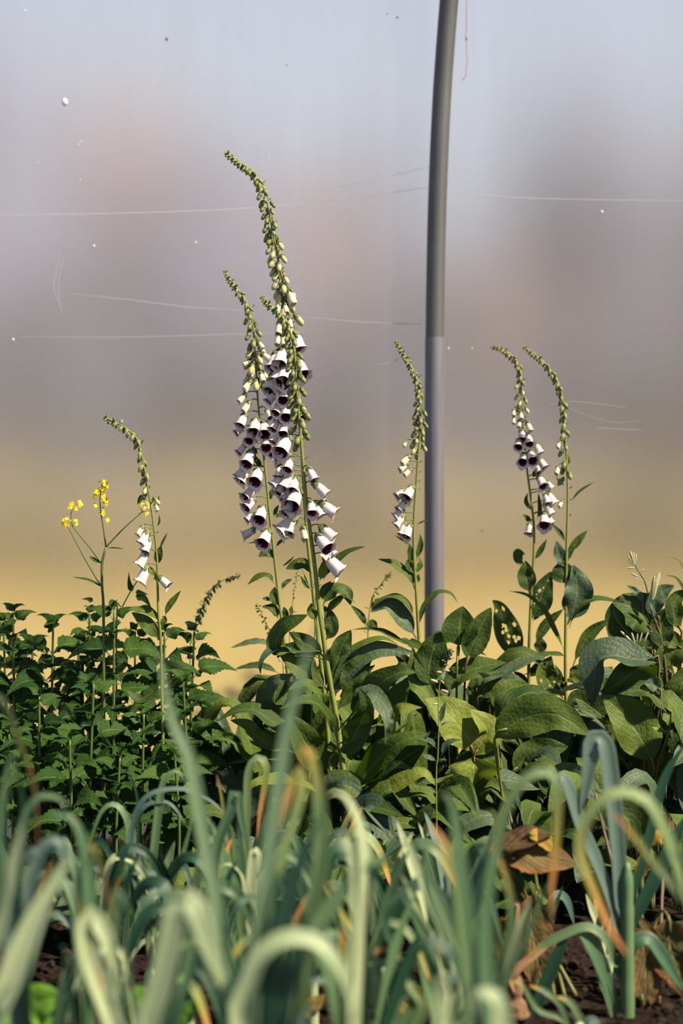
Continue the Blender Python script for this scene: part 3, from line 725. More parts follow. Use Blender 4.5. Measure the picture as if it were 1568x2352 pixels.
# A: the front one
A_PATH = [(600, 680), (612, 694), (628, 706), (646, 724), (660, 745), (670, 775), (677, 820), (680, 880), (685, 940), (691, 1010), (697, 1080), (703, 1150), (712, 1220), (720, 1280), (727, 1340), (733, 1400), (742, 1460), (750, 1520), (762, 1590), (774, 1660), (784, 1740), (797, 1830), (803, 1900)]
A_LEAVES = [
    (Z4, [(690, 235), (760, 120), (850, 50), (966, 14)], 62, UPC), (Z4, [(612, 190), (560, 145), (445, 165)], 60, UPC), (Z4, [(668, 240), (690, 170), (692, 105)], 66, CAM, dict(mat='lime')),
    (Z4, [(685, 400), (760, 300), (840, 320), (870, 400)], 120, UPC), (Z4, [(700, 470), (770, 390), (830, 345), (900, 385)], 90, UP), (Z4, [(650, 500), (615, 440), (612, 385)], 70, CAM),
    (Z4, [(700, 640), (745, 560), (730, 470), (690, 400)], 100, CAM), (Z4, [(690, 380), (690, 300), (745, 240)], 45, CAM), (Z4, [(690, 700), (400, 690, -.02), (420, 560, -.04), (590, 460, -.06)], 150, (-.2, -.8, .55), dict(pf=.35)),
    (Z4, [(700, 740), (600, 660), (465, 575)], 120, (-.3, -.9, .2)), (Z4, [(700, 760), (470, 680), (350, 700, -.04), (285, 770, -.07), (280, 855, -.08)], 105, (-.5, -.6, .6), dict(mat='grey')),
    (Z4, [(720, 960), (640, 880), (520, 800), (400, 710)], 150, (0, -.9, .4)), (Z4, [(745, 830), (790, 740), (820, 650), (872, 560)], 150, (.2, -1, .1)), (Z4, [(760, 850), (860, 720), (960, 640), (1080, 620), (1190, 668)], 90, UP),
    (Z4, [(750, 1050), (800, 900), (900, 760), (1050, 690), (1290, 712)], 150, (.1, -1, .35), dict(mat='grey')), (Z4, [(770, 1100), (880, 960), (930, 870), (1030, 790)], 100, (.2, -.9, .4)),
    (Z4, [(800, 1200), (1000, 990, -.05), (1100, 890, -.08), (1200, 840, -.1), (1300, 840, -.1)], 215, (.1, -.75, .7), dict(pf=.3, wave=.2)),
    (Z4, [(810, 1240), (960, 980, -.08), (1070, 1060, -.12), (1115, 1180, -.14), (1095, 1310, -.14)], 140, (.4, -.8, .4), dict(mat='grey', pf=.25)),
    (Z4, [(800, 1300), (870, 1290, -.1), (930, 1180, -.12), (970, 1060, -.14), (920, 935, -.15)], 170, (.1, -1, .2), dict(wave=.2)), (Z4, [(820, 1250), (1130, 1150, -.02), (1190, 1080, -.04), (1340, 1070, -.05)], 100, UPC, dict(mat='lime', pf=.4)),
    (Z4, [(780, 1280), (720, 1120, -.06), (640, 1040, -.1), (540, 1030, -.12), (400, 1080, -.13)], 120, (-.1, -.75, .7)), (Z4, [(740, 1130), (700, 1020), (640, 950, -.06), (560, 910, -.08), (460, 955, -.1)], 120, (-.1, -.75, .7)),
    (Z4, [(700, 1400), (480, 1200, .04), (330, 1050, .03), (370, 910), (500, 850)], 190, (-.5, -.9, .2), dict(mat='grey', pf=.2)), (Z4, [(760, 1400), (400, 1190), (250, 1090), (120, 1090), (-5, 1160)], 130, (-.1, -.6, .8), dict(pf=.25)),
    (Z4, [(600, 1400), (280, 1280), (200, 1190), (80, 1150)], 120, (-.1, -.8, .5), dict(pf=.3)), (Z4, [(500, 1500), (180, 1390), (100, 1300), (-5, 1265)], 90, UP, dict(pf=.4)),
    (Z4, [(800, 1580), (700, 1450, -.05), (600, 1340, -.1), (520, 1200, -.12), (450, 1110, -.12)], 240, (0, -.9, .45), dict(pf=.3)),
    (Z4, [(795, 1325), (750, 1345), (690, 1350)], 100, (-.1, -.6, .7), dict(cup=.5)), (Z4, [(800, 1300), (850, 1290), (840, 1370), (885, 1420)], 110, (.4, -.8, .3), dict(cup=.5)),
    (Z4, [(800, 1660), (560, 1580, -.1), (400, 1540, -.15), (250, 1560, -.18), (165, 1655, -.18)], 150, (-.1, -.6, .8), dict(mat='lime', pf=.2)),
    (Z4, [(860, 1650), (970, 1500, -.05), (1080, 1380, -.08), (1220, 1280, -.1), (1390, 1240, -.1)], 190, (0, -.8, .6)), (Z4, [(860, 1700), (1040, 1570, -.1), (1090, 1500, -.14), (1180, 1450, -.16), (1285, 1478, -.17)], 130, (0, -.7, .75), dict(cup=.5)),
    (Z4, [(860, 1720), (1100, 1600, -.08), (1250, 1530, -.1), (1350, 1500, -.1), (1425, 1580, -.1)], 140, UPC, dict(mat='lime', pf=.35)), (Z4, [(860, 1700), (1050, 1560, .0), (1200, 1420, .0), (1360, 1320, .0)], 260, (0, -1, .3)),
    (Z4, [(860, 1700), (1000, 1580, -.1), (920, 1590, -.12), (930, 1560, -.12)], 50, UP), (Z4, [(640, 800), (560, 690), (440, 700), (385, 745)], 100, CAM), (Z4, [(690, 990), (640, 880), (620, 740)], 60, RC), (Z4, [(700, 1000), (760, 880), (850, 700), (870, 690)], 70, CAM),
    (Z4, [(800, 1000), (880, 870), (960, 760), (1040, 720)], 170, (.1, -1, .2)), (Z4, [(600, 1500), (330, 1400), (180, 1420), (60, 1440)], 110, UP, dict(pf=.3)),
    (Z4, [(790, 1850), (600, 1700), (480, 1650), (330, 1640)], 170, UPC), (Z4, [(800, 1850), (900, 1700), (1050, 1640), (1330, 1720)], 150, (0, -.7, .7), dict(mat='grey')),
    (Z4, [(850, 1850), (960, 1790), (1100, 1760), (1300, 1800)], 150, UP), (Z4, [(780, 1500), (740, 1400), (650, 1330), (560, 1300)], 120, CAM), (Z4, [(830, 1400), (900, 1300), (960, 1290), (1020, 1260)], 130, (0, -.8, .6)),
]
rt, _ = foxglove(805, 3.55, 'foremost foxglove with bells on the right and its stem crossing the tallest spike', A_PATH, .0018, .0085,
    [(0, .03, 20, .006, .011, 't'), (.03, .09, 20, .012, .017, 't'), (.09, .30, 34, .019, .027, 'g'), (.30, .36, 5, .026, .03, 'g')],
    [(Z2, (1005, 870), (1065, 985), .1, 1), (Z2, (1060, 1010), (1170, 1120), .0), (Z2, (1110, 1185), (1245, 1290), -.05, 2), (Z2, (1035, 1170), (1045, 1290), .5), (Z2, (1065, 1190), (1125, 1310), .05, 1),
     (Z2, (1110, 1400), (1235, 1510), .0, 1), (Z2, (1085, 1480), (1190, 1610), .45, 2), (Z2, (1150, 1660), (1295, 1810), -.05, 2), (Z2, (1185, 1580), (1250, 1660), .1, 1)],
    A_LEAVES, thorn=8, lean=0)
for a_, b_, c_ in (((1010, 1500), (1040, 1470), (1095, 1475)), ((1060, 1720), (1090, 1680), (1140, 1650)), ((1040, 1420), (1080, 1390), (1120, 1390))):
    pass
# D: far left
D_PATH = [(236, 955), (255, 966), (275, 975), (295, 988), (312, 1005), (322, 1035), (333, 1085), (341, 1130), (350, 1185), (356, 1235), (361, 1290), (362, 1350), (364, 1410), (369, 1470), (372, 1600), (374, 1750)]
foxglove(372, 3.56, 'small foxglove at far left with a few white bells above toothed leaves', D_PATH, .0014, .0052,
    [(0, .04, 16, .007, .013, 't'), (.04, .10, 9, .015, .019, 't'), (.10, .20, 10, .018, .023, 't'), (.20, .25, 4, .021, .025, 'c')],
    [(Z3, (860, 410), (830, 465), .15, 3), (Z3, (893, 440), (850, 515), .1), (Z3, (900, 480), (870, 560), .1, 1), (Z3, (885, 560), (838, 645), .0, 2), (Z3, (885, 650), (845, 745), .0, 2), (Z3, (950, 715), (1010, 770), .05, 1), (Z3, (930, 275), (945, 320), 0, 3)],
    [(Z3, [(948, 650), (950, 590), (968, 532)], 56, CAM), (Z3, [(955, 560), (975, 510), (1005, 452)], 16, CAM), (Z3, [(990, 960), (1010, 900), (1085, 800)], 42, CAM), (Z3, [(955, 990), (900, 930), (765, 905)], 70, UPC),
     (Z3, [(940, 750), (915, 690), (890, 650)], 34, CAM, dict(mat='lime')), (Z3, [(880, 650), (850, 640), (812, 622)], 26, CAM), (Z3, [(865, 460), (840, 455), (805, 465)], 20, CAM), (Z3, [(880, 240), (850, 240), (825, 285)], 30, CAM),
     (Z3, [(940, 420), (955, 390), (955, 345)], 14, CAM), (Z3, [(935, 290), (948, 260), (955, 225)], 10, CAM), (Z3, [(975, 1010), (985, 970), (970, 955)], 40, CAM), (Z3, [(965, 1100), (880, 1000), (790, 930)], 90, CAM), (Z3, [(970, 1350), (850, 1450), (750, 1390)], 90, UPC)], thorn=4)
# E: beside the pole
E_PATH = [(908, 782), (918, 800), (931, 820), (944, 842), (956, 868), (963, 905), (965, 960), (962, 1020), (958, 1080), (953, 1150), (950, 1220), (951, 1290), (955, 1350), (959, 1420), (963, 1500), (966, 1600), (970, 1750)]
foxglove(975, 3.86, 'foxglove standing close in front of the steel pole, bent left at its tip', E_PATH, .0018, .0060,
    [(0, .06, 30, .006, .011, 't'), (.06, .15, 22, .012, .017, 't'), (.15, .24, 16, .018, .022, 'g'), (.24, .29, 6, .022, .026, 'c')],
    [(Z5, (240, 720), (220, 755), .2, 3), (Z5, (262, 815), (210, 870), .2, 3), (Z5, (250, 860), (195, 910), .2, 3), (Z5, (272, 905), (225, 945), .2, 3),
     (Z5, (283, 1010), (232, 1090), .35, 2), (Z5, (235, 1040), (175, 1085), .2, 2), (Z5, (235, 1110), (185, 1170), .2), (Z5, (225, 1160), (165, 1215), .0, 2), (Z5, (225, 1200), (170, 1270), .0), (Z5, (230, 1250), (205, 1330), .1), (Z5, (265, 1260), (230, 1345), .3)],
    [(Z5, [(270, 1540), (262, 1440), (255, 1390)], 46, CAM), (Z5, [(300, 1500), (330, 1400), (325, 1330)], 42, CAM), (Z5, [(290, 1690), (255, 1600), (160, 1530), (50, 1492)], 80, UPC), (Z5, [(300, 1590), (255, 1530), (290, 1480)], 60, CAM),
     (Z5, [(300, 1590), (325, 1530), (318, 1480)], 40, RC), (Z5, [(265, 1410), (210, 1370), (160, 1335)], 14, CAM), (Z5, [(300, 1270), (340, 1250), (385, 1235)], 14, CAM), (Z5, [(320, 1650), (312, 1620), (318, 1590)], 30, CAM),
     (Z4, [(1290, 490), (1220, 370), (1100, 350), (1010, 410)], 95, UP), (Z4, [(1300, 620), (1210, 480), (1100, 395), (1000, 445)], 140, (0, -.8, .6), dict(mat='grey')),
     (Z4, [(1310, 560), (1345, 420), (1430, 320), (1520, 322), (1572, 385)], 46, UPC), (Z4, [(1310, 680), (1140, 610), (1050, 560), (875, 560)], 76, UP), (Z4, [(1320, 720), (1230, 630, -.04), (1340, 690, -.08), (1480, 825, -.1)], 70, UPC),
     (Z4, [(1340, 900), (1400, 740), (1440, 640), (1480, 575)], 215, CAM, dict(pf=.2)), (Z4, [(1330, 1000), (1240, 800), (1180, 720), (1110, 700)], 100, CAM), (Z4, [(1330, 1250), (1290, 1050), (1300, 900)], 90, CAM),
     (Z4, [(1340, 1200), (1250, 1000), (1150, 960), (1050, 980)], 120, UPC), (Z4, [(1330, 1100), (1450, 950), (1520, 900), (1568, 960)], 120, UPC)], thorn=12)
# F and G: the pair right of the pole
F_PATH = [(1128, 797), (1148, 800), (1168, 812), (1185, 828), (1194, 852), (1197, 900), (1200, 960), (1204, 1020), (1210, 1080), (1218, 1140), (1225, 1200), (1226, 1260), (1222, 1330), (1218, 1400), (1215, 1480), (1214, 1560), (1216, 1700)]
foxglove(1218, 3.98, 'foxglove right of the pole carrying dark-mouthed bells halfway up its spike', F_PATH, .0015, .0062,
    [(0, .05, 22, .007, .012, 't'), (.05, .13, 16, .014, .018, 't'), (.13, .20, 8, .018, .023, 'c')],
    [(Z5, (940, 510), (935, 555), .3, 3), (Z5, (985, 525), (985, 575), .4, 3), (Z5, (945, 560), (935, 605), .2, 3), (Z5, (975, 580), (970, 630), .3, 3), (Z5, (1025, 590), (1045, 655), .3, 3),
     (Z5, (990, 645), (988, 715), .5), (Z5, (975, 705), (962, 765), .8), (Z5, (1032, 675), (1035, 745), .6), (Z5, (1075, 730), (1110, 800), .1), (Z5, (1005, 800), (990, 865), .9), (Z5, (1042, 785), (1055, 855), .9),
     (Z5, (1100, 830), (1140, 895), .2), (Z5, (1080, 860), (1105, 925), .2), (Z5, (1100, 945), (1128, 1020), .5), (Z5, (1145, 980), (1185, 1030), .0), (Z5, (1150, 1050), (1200, 1130), .0, 2), (Z5, (1140, 1060), (1160, 1130), .3), (Z5, (1140, 1120), (1180, 1200), .1),
     (Z5, (1140, 1190), (1130, 1275), .7), (Z5, (1150, 1200), (1185, 1260), .1), (Z5, (1045, 1250), (1035, 1325), .1)],
    [(Z6, [(675, 290), (655, 200), (650, 95)], 118, CAM, dict(cup=.4)), (Z6, [(650, 120), (615, 100), (605, 50), (650, 60)], 60, CAM), (Z6, [(672, 450), (730, 360), (750, 280), (798, 158)], 140, CAM, dict(holes=9)),
     (Z6, [(700, 95), (730, 50), (775, -30)], 34, CAM), (Z6, [(885, 640, -.06), (830, 520, -.06), (770, 400, -.05), (670, 300, -.04), (545, 272, -.03)], 42, UPC), (Z6, [(700, 590), (770, 470), (870, 378)], 66, CAM, dict(holes=2)),
     (Z6, [(690, 450), (730, 400), (735, 360)], 30, CAM), (Z6, [(650, 680), (580, 590), (530, 460), (500, 370), (458, 325)], 165, (-.1, -1, .2), dict(holes=16)), (Z6, [(720, 640), (735, 600), (740, 540)], 80, CAM),
     (Z6, [(680, 900), (620, 780), (580, 740)], 80, UPC), (Z6, [(640, 760), (700, 740), (760, 660)], 60, CAM), (Z5, [(1060, 1180), (1020, 1120), (1030, 1060)], 30, CAM), (Z5, [(1060, 1250), (1030, 1230), (1000, 1200)], 36, CAM), (Z5, [(1090, 1240), (1110, 1170), (1100, 1060)], 30, CAM), (Z5, [(1060, 960), (1080, 930), (1090, 900)], 36, CAM)], thorn=8)
G_PATH = [(1202, 795), (1220, 810), (1243, 828), (1262, 848), (1280, 878), (1291, 915), (1296, 970), (1300, 1040), (1303, 1110), (1303, 1180), (1301, 1250), (1300, 1330), (1299, 1420), (1298, 1500), (1299, 1600), (1303, 1750)]
foxglove(1305, 3.90, 'foxglove without open bells, its spike bowing left beside the dark-mouthed one', G_PATH, .0017, .0058,
    [(0, .06, 30, .006, .011, 't'), (.06, .14, 16, .013, .017, 't'), (.14, .26, 14, .018, .022, 't'), (.26, .37, 8, .020, .025, 'g')],
    [(Z5, (1240, 720), (1225, 765), .2, 3), (Z5, (1235, 880), (1215, 935), .2, 3), (Z5, (1260, 1110), (1235, 1150), .2, 3)],
    [(Z6, [(890, 240), (872, 165), (868, 92)], 155, CAM, dict(wave=.05, cup=.1)), (Z6, [(895, 470), (940, 340), (955, 230), (925, 120)], 190, (.2, -1, .2), dict(mat='grey')), (Z6, [(890, 150), (850, 60), (830, -20)], 80, CAM, dict(mat='grey')),
     (Z6, [(905, 490), (950, 370), (1050, 318), (1150, 325), (1210, 350)], 55, UPC), (Z6, [(900, 790), (950, 650), (1020, 530), (1090, 470), (1155, 440)], 85, (.3, -.9, .2), dict(pf=.3)), (Z6, [(898, 60), (930, 10), (1010, -80)], 50, CAM), (Z6, [(898, 100), (910, 40), (950, -10)], 40, CAM),
     (Z5, [(1310, 1120), (1370, 1050), (1465, 990)], 18, CAM), (Z5, [(1280, 1385), (1240, 1320), (1180, 1260)], 34, CAM), (Z5, [(1275, 1010), (1240, 990), (1215, 955)], 20, CAM), (Z5, [(1290, 880), (1298, 860), (1298, 830)], 14, CAM),
     (Z6, [(890, 660), (840, 640), (760, 640), (700, 645)], 40, UPC), (Z6, [(870, 900), (800, 820), (770, 740), (800, 650)], 150, CAM, dict(holes=6)), (Z6, [(900, 800), (950, 760), (990, 690)], 110, CAM), (Z6, [(870, 820), (850, 760), (820, 700)], 30, CAM),
     (Z6, [(880, 900), (860, 800), (980, 820)], 50, UP)], thorn=10)

# ---------------------------------------------------------------- small spikes
def spike(name, x0, d, label, cat, blk, path, specs, r0, r1, side, leaves=(), dark=True, mat='stem', thorn=4):
    root = plant(name, x0, d, label, cat)
    pts = Z(blk, path, d)+[Vector((root.location.x, d, -.02))]
    stem_obj(root, pts, r0, r1, mat, n=60, k=8)
    raceme(root, spline(pts, 120), specs, side, thorn, dark)
    for L in leaves:
        kw = dict(L[4]) if len(L) > 4 else {}
        m = kw.pop('mat', 'broad'); kw.setdefault('cup', .25); kw.setdefault('wave', .1)
        leaf(root, Z(L[0], L[1], d), L[2]/L[0][2]/FPX*d, L[3] if len(L) > 3 else CAM, m, **kw)
    return root
spike('foxglove', 440, 4.02, 'dark budding spike bowing right above the toothed leaves, without flowers', 'flower', Z3, [(1440, 705), (1400, 718), (1340, 738), (1280, 780), (1240, 850), (1205, 920), (1175, 1000), (1160, 1080), (1140, 1250)],
      [(0, .04, 16, .007, .012, 't'), (.05, .17, 18, .014, .019, 't')], .0014, .0026, 1, thorn=12)
spike('foxglove', 830, 3.98, 'short faint budding spike between the front foxglove and the pole', 'flower', Z4, [(1135, 185), (1100, 215), (1065, 270), (1030, 310), (1005, 370), (990, 470), (985, 560), (980, 700)],
      [(0, .02, 12, .006, .010, 't'), (.02, .09, 9, .009, .012, 't')], .0012, .003, 1, [(Z4, [(975, 545), (940, 470), (870, 398)], 46, CAM), (Z4, [(985, 570), (1010, 520), (1040, 570)], 60, CAM), (Z4, [(1000, 440), (1040, 370), (1070, 360)], 40, UPC)], dark=False)
spike('foxglove', 640, 3.9, 'thin seedling spike with loose round buds left of the twin-column foxglove base', 'flower', Z4, [(255, 390), (275, 430), (310, 500), (340, 570), (365, 660), (400, 760), (430, 900)],
      [(0, .02, 8, .006, .009, 't'), (.02, .09, 12, .009, .011, 't')], .0010, .003, -1, [(Z4, [(380, 700), (330, 650), (230, 640), (80, 680)], 54, UPC, dict(mat='grey')), (Z4, [(410, 850), (300, 800), (200, 800), (110, 818)], 60, UPC), (Z4, [(380, 700), (390, 620), (370, 560)], 50, CAM)])
spike('foxglove', 672, 3.95, 'thin side shoot with tiny buds between the two middle foxglove stems', 'flower', Z4, [(522, 175), (512, 240), (500, 310), (490, 380), (480, 470), (470, 600)],
      [(0, .02, 6, .005, .007, 't'), (.02, .07, 6, .006, .008, 't')], .0009, .0022, -1, [(Z4, [(485, 470), (480, 430), (490, 400)], 30, CAM)])
spike('foxglove', 700, 3.6, 'little bud shoot leaning left against the front foxglove stem', 'flower', Z4, [(525, 110), (545, 150), (570, 200), (595, 260), (622, 310), (640, 380)],
      [(0, .012, 5, .006, .008, 't')], .0009, .0022, -1, [(Z4, [(610, 300), (570, 260), (540, 205)], 26, CAM), (Z4, [(600, 270), (575, 230), (565, 190)], 14, CAM)])
# the slender grey-budded plant before the broad leaves
g = plain('grey_green_stalk', (.07, .10, .06, 1), .5)
MAT['gstalk'] = g
root = spike('speedwell', 1005, 3.36, 'slender plant with small pinkish grey buds up its stalk before the broad leaves', 'flower', Z4, [(1527, 690), (1505, 760), (1470, 840), (1450, 930), (1443, 1040), (1447, 1180), (1443, 1300), (1438, 1420), (1430, 1560)],
      [(0, .022, 22, .006, .010, 't')], .0010, .0022, -1,
      [(Z4, [(1455, 1180), (1470, 1090), (1492, 1030)], 40, CAM, dict(mat='grey')), (Z4, [(1450, 1200), (1490, 1170), (1525, 1185)], 24, UP, dict(mat='grey')), (Z4, [(1432, 1340), (1390, 1290), (1310, 1275)], 44, UPC, dict(mat='grey')),
       (Z4, [(1462, 1390), (1490, 1320), (1530, 1290), (1590, 1280)], 46, UPC, dict(mat='grey')), (Z4, [(1430, 1420), (1390, 1400), (1335, 1380)], 44, UPC, dict(mat='grey')), (Z4, [(1450, 1420), (1470, 1410), (1500, 1415)], 20, UP, dict(mat='grey')), (Z4, [(1365, 1270), (1380, 1240), (1392, 1222)], 14, CAM, dict(mat='grey'))], thorn=0)
MAT['pinkbud'] = plain('pinkish_grey_bud', (.26, .22, .18, 1), .6, trans=.1)
pb = bud_mesh(MAT['pinkbud'], .2)
for (bx, by), (ex, ey) in (((1440, 905), (1390, 885)), ((1462, 890), (1480, 915)), ((1460, 955), (1510, 970)), ((1440, 1045), (1405, 1050)), ((1475, 830), (1520, 828)), ((1468, 840), (1430, 835)), ((1480, 790), (1515, 785)), ((1490, 770), (1465, 755)), ((1500, 740), (1540, 745))):
    b0, b1 = Z(Z4, [(bx, by), (ex, ey)], 3.36); place('flower_bud', pb, root, b0, b1-b0+Vector((0, -.003, 0)), (b1-b0).length)

# ---------------------------------------------------------------- broad-leaved rosettes (not in flower)
def rosette(x0, d, label, leaves, stalks=(), cat='plant', stalkmat='stalk', name='comfrey'):
    root = plant(name, x0, d, label, cat)
    b = root.location.copy()
    for L in leaves:
        blk, pp, wpx = L[0], L[1], L[2]; hint = L[3] if len(L) > 3 else CAM; kw = dict(L[4]) if len(L) > 4 else {}
        m = kw.pop('mat', 'broad'); dd = kw.pop('dd', 0)
        kw.setdefault('wave', .14); kw.setdefault('serr', .05); kw.setdefault('cup', .22); kw.setdefault('wf', R.uniform(1.4, 2.6)); kw.setdefault('nu', 30); kw.setdefault('nv', 10)
        pts = Z(blk, pp, d+dd)
        lf = leaf(root, pts, wpx/blk[2]/FPX*(d+dd), hint, m, **kw)
        # leaf stalk from the blade to the root
        q0 = pts[0]; mid = b.lerp(q0, .5)+Vector((.2*(q0.x-b.x), .05, .06))
        v, f, uv = tube([b+Vector((R.uniform(-.03, .03), R.uniform(-.02, .02), -.01)), mid, q0, q0.lerp(pts[1], .5)], .0042, .0026, 22, 7)
        obj('leaf_stalk', to_mesh('leaf_stalk', v, f, [MAT[stalkmat if R.random() < .7 else 'pinkstem']], uv, origin=b), root)
    return root
rosette(1062, 3.72, 'broad-leaved plant with two upright oval leaves right beside the pole', [
    (Z6, [(250, 740), (262, 560), (270, 470), (285, 360)], 225, CAM, dict(pf=.4, wave=.1)), (Z6, [(300, 720), (345, 580), (400, 460), (450, 368)], 165, (.2, -1, .3), dict(pf=.15)),
    (Z6, [(200, 900), (230, 790), (380, 715), (540, 690)], 165, UPC), (Z6, [(150, 900), (90, 760), (120, 600), (160, 510)], 200, CAM, dict(pf=.25)), (Z6, [(250, 1000), (100, 900), (20, 760), (-10, 600)], 150, CAM),
    (Z6, [(300, 1050), (350, 940), (330, 850), (310, 830)], 80, CAM)])
rosette(1105, 3.50, 'plant with a large pale lime leaf and a folded pointed leaf hanging below it', [
    (Z6, [(345, 1215), (300, 1100), (190, 990), (66, 900)], 300, (.1, -.75, .55), dict(mat='lime', pf=.05, wave=.08, cup=.12)), (Z6, [(350, 1235), (400, 1150), (430, 1080), (330, 960)], 190, (.2, -.8, .6), dict(mat='lime', pf=.05)),
    (Z6, [(350, 1240), (350, 1330), (360, 1420), (368, 1518)], 290, (0, -.6, .8), dict(cup=.75, mat='lime', prof=heart, pf=.02)), (Z6, [(470, 1500), (440, 1340), (480, 1320), (495, 1310)], 90, UPC),
    (Z6, [(200, 1500), (100, 1420), (20, 1420), (-40, 1340)], 150, UPC), (Z6, [(300, 1500), (250, 1400), (150, 1390), (100, 1370)], 110, UPC)])
rosette(1215, 3.42, 'biggest dark green drooping leaf plant, its wide leaf pointing right over the leeks', [
    (Z6, [(470, 1130, .0), (620, 1020, -.02), (820, 990, -.04), (1030, 1112, -.06)], 250, (.05, -1, .25), dict(pf=.03, cup=.1, wave=.05)), (Z6, [(480, 1070, .1), (560, 930, .1), (690, 870, .12), (835, 930, .12)], 240, (-.2, -.45, .9), dict(pf=.04, cup=.15)),
    (Z6, [(470, 990, .2), (500, 900, .2), (560, 840, .2), (680, 820, .2)], 150, UPC), (Z6, [(730, 1500, .15), (850, 1370, .1), (1000, 1400, .05), (1090, 1540, .02)], 190, (0, -.85, .5), dict(mat='grey')),
    (Z6, [(700, 1700, .1), (880, 1500, .05), (760, 1430, .0), (720, 1380, .0)], 120, CAM), (Z6, [(560, 1350, .2), (650, 1250, .2), (760, 1200, .2), (900, 1180, .2)], 190, CAM), (Z6, [(800, 1350, .3), (900, 1250, .3), (1000, 1200, .3), (1100, 1230, .3)], 230, CAM)])
rosette(1165, 3.68, 'plant with a pale arching leaf and folded olive leaf under the twin spikes', [
    (Z6, [(370, 920, .02), (400, 800), (500, 760), (640, 690), (790, 648)], 105, (-.1, -.5, .9), dict(mat='grey')), (Z6, [(370, 905), (420, 830), (400, 780), (370, 752)], 130, CAM), (Z6, [(370, 905), (430, 850), (480, 780), (530, 752)], 90, CAM),
    (Z6, [(440, 960, .04), (500, 860, .04), (570, 810, .04), (670, 820, .04)], 150, (0, -.8, .6), dict(mat='grey')), (Z6, [(480, 950), (510, 900), (560, 880)], 100, UPC), (Z6, [(700, 1000, .1), (760, 900, .1), (820, 870, .1), (880, 880, .1)], 100, UPC, dict(mat='lime'))])
rosette(1470, 3.60, 'dark plant with a large greyish leaf folded down over its left side', [
    (Z6, [(1432, 690), (1290, 668), (1150, 640), (1060, 690), (1044, 935)], 250, (-.35, -.5, .8), dict(mat='grey', pf=.03, cup=.3, wave=.05)), (Z6, [(1430, 690), (1330, 720, .03), (1220, 790, .03), (1090, 870, .03)], 230, (.2, -1, -.1), dict(pf=.03)),
    (Z6, [(1400, 1310), (1330, 1140), (1240, 1010), (1100, 880)], 300, (.1, -1, .3)), (Z6, [(1500, 1000), (1420, 900), (1340, 850), (1180, 870)], 130, UPC), (Z6, [(1440, 860), (1400, 820), (1340, 810)], 90, CAM, dict(mat='grey')),
    (Z6, [(1390, 860), (1350, 860), (1368, 940)], 70, UPC, dict(mat='lime')), (Z6, [(1480, 1100, -.05), (1420, 1080, -.05), (1385, 1065, -.05)], 36, UPC, dict(mat='lime')), (Z6, [(1250, 1300, .1), (1130, 1180, .1), (1000, 1060, .1), (960, 960, .1)], 260, CAM),
    (Z6, [(1150, 1050, .15), (1050, 960, .15), (950, 900, .15), (900, 950, .15)], 180, CAM)])
r_ = rosette(1535, 3.72, 'tall dark leafy plant at the right edge topped by a pale bud cluster', [
    (Z6, [(1395, 520), (1330, 420), (1250, 360), (1155, 335)], 250, (-.1, -.9, .5), dict(pf=.05)), (Z6, [(1390, 540), (1280, 540), (1180, 430), (1155, 340)], 230, (-.2, -1, .1), dict(pf=.05)), (Z6, [(1430, 450), (1400, 350), (1450, 275), (1518, 240)], 120, CAM, dict(mat='grey')),
    (Z6, [(1470, 640), (1440, 500), (1480, 410), (1540, 395)], 150, CAM), (Z6, [(1500, 760), (1460, 700), (1520, 620), (1600, 560)], 170, CAM), (Z6, [(1335, 355), (1310, 290), (1240, 240)], 44, CAM, dict(mat='grey')),
    (Z6, [(1560, 520), (1520, 420), (1520, 330), (1600, 260)], 110, CAM), (Z6, [(1640, 420), (1590, 300), (1530, 200), (1458, 180)], 26, UPC), (Z6, [(1640, 300), (1590, 180), (1540, 95), (1475, 76)], 20, UPC),
    (Z6, [(1390, 640), (1300, 600), (1230, 605)], 50, CAM), (Z6, [(1390, 600), (1300, 580), (1200, 510)], 46, CAM), (Z6, [(1480, 1050), (1540, 900), (1580, 760), (1600, 700)], 220, CAM), (Z6, [(1520, 1300), (1560, 1150), (1600, 1000), (1650, 900)], 200, CAM),
    (Z6, [(1380, 700), (1340, 620), (1360, 560), (1380, 520)], 100, CAM), (Z6, [(1520, 1000), (1480, 850), (1420, 760), (1380, 700)], 140, CAM), (Z6, [(1600, 1500), (1560, 1400), (1530, 1300), (1540, 1200)], 180, UPC),
    (Z6, [(1560, 620), (1500, 560), (1440, 560), (1420, 640)], 120, CAM)], stalkmat='pinkstem')
bw = r_.location.copy()
stem_obj(r_, [P(1535, 1900, 3.72)*1, P(1535, 1700, 3.72), P(1530, 1560, 3.72), P(1518, 1470, 3.72), P(1502, 1420, 3.72), P(1492, 1390, 3.72)], .006, .003, 'pinkstem')
stem_obj(r_, [P(1500, 1420, 3.72), P(1489, 1370, 3.72), P(1480, 1335, 3.72), P(1462, 1305, 3.72), P(1450, 1275, 3.72)], .0028, .0014, 'gstalk')
stem_obj(r_, [P(1492, 1395, 3.72), P(1500, 1360, 3.72), P(1508, 1318, 3.72)], .0022, .0012, 'gstalk')
MAT['silver'] = plain('silvery_bud', (.28, .27, .16, 1), .6, trans=.15)
sb = bud_mesh(MAT['silver'], .10)
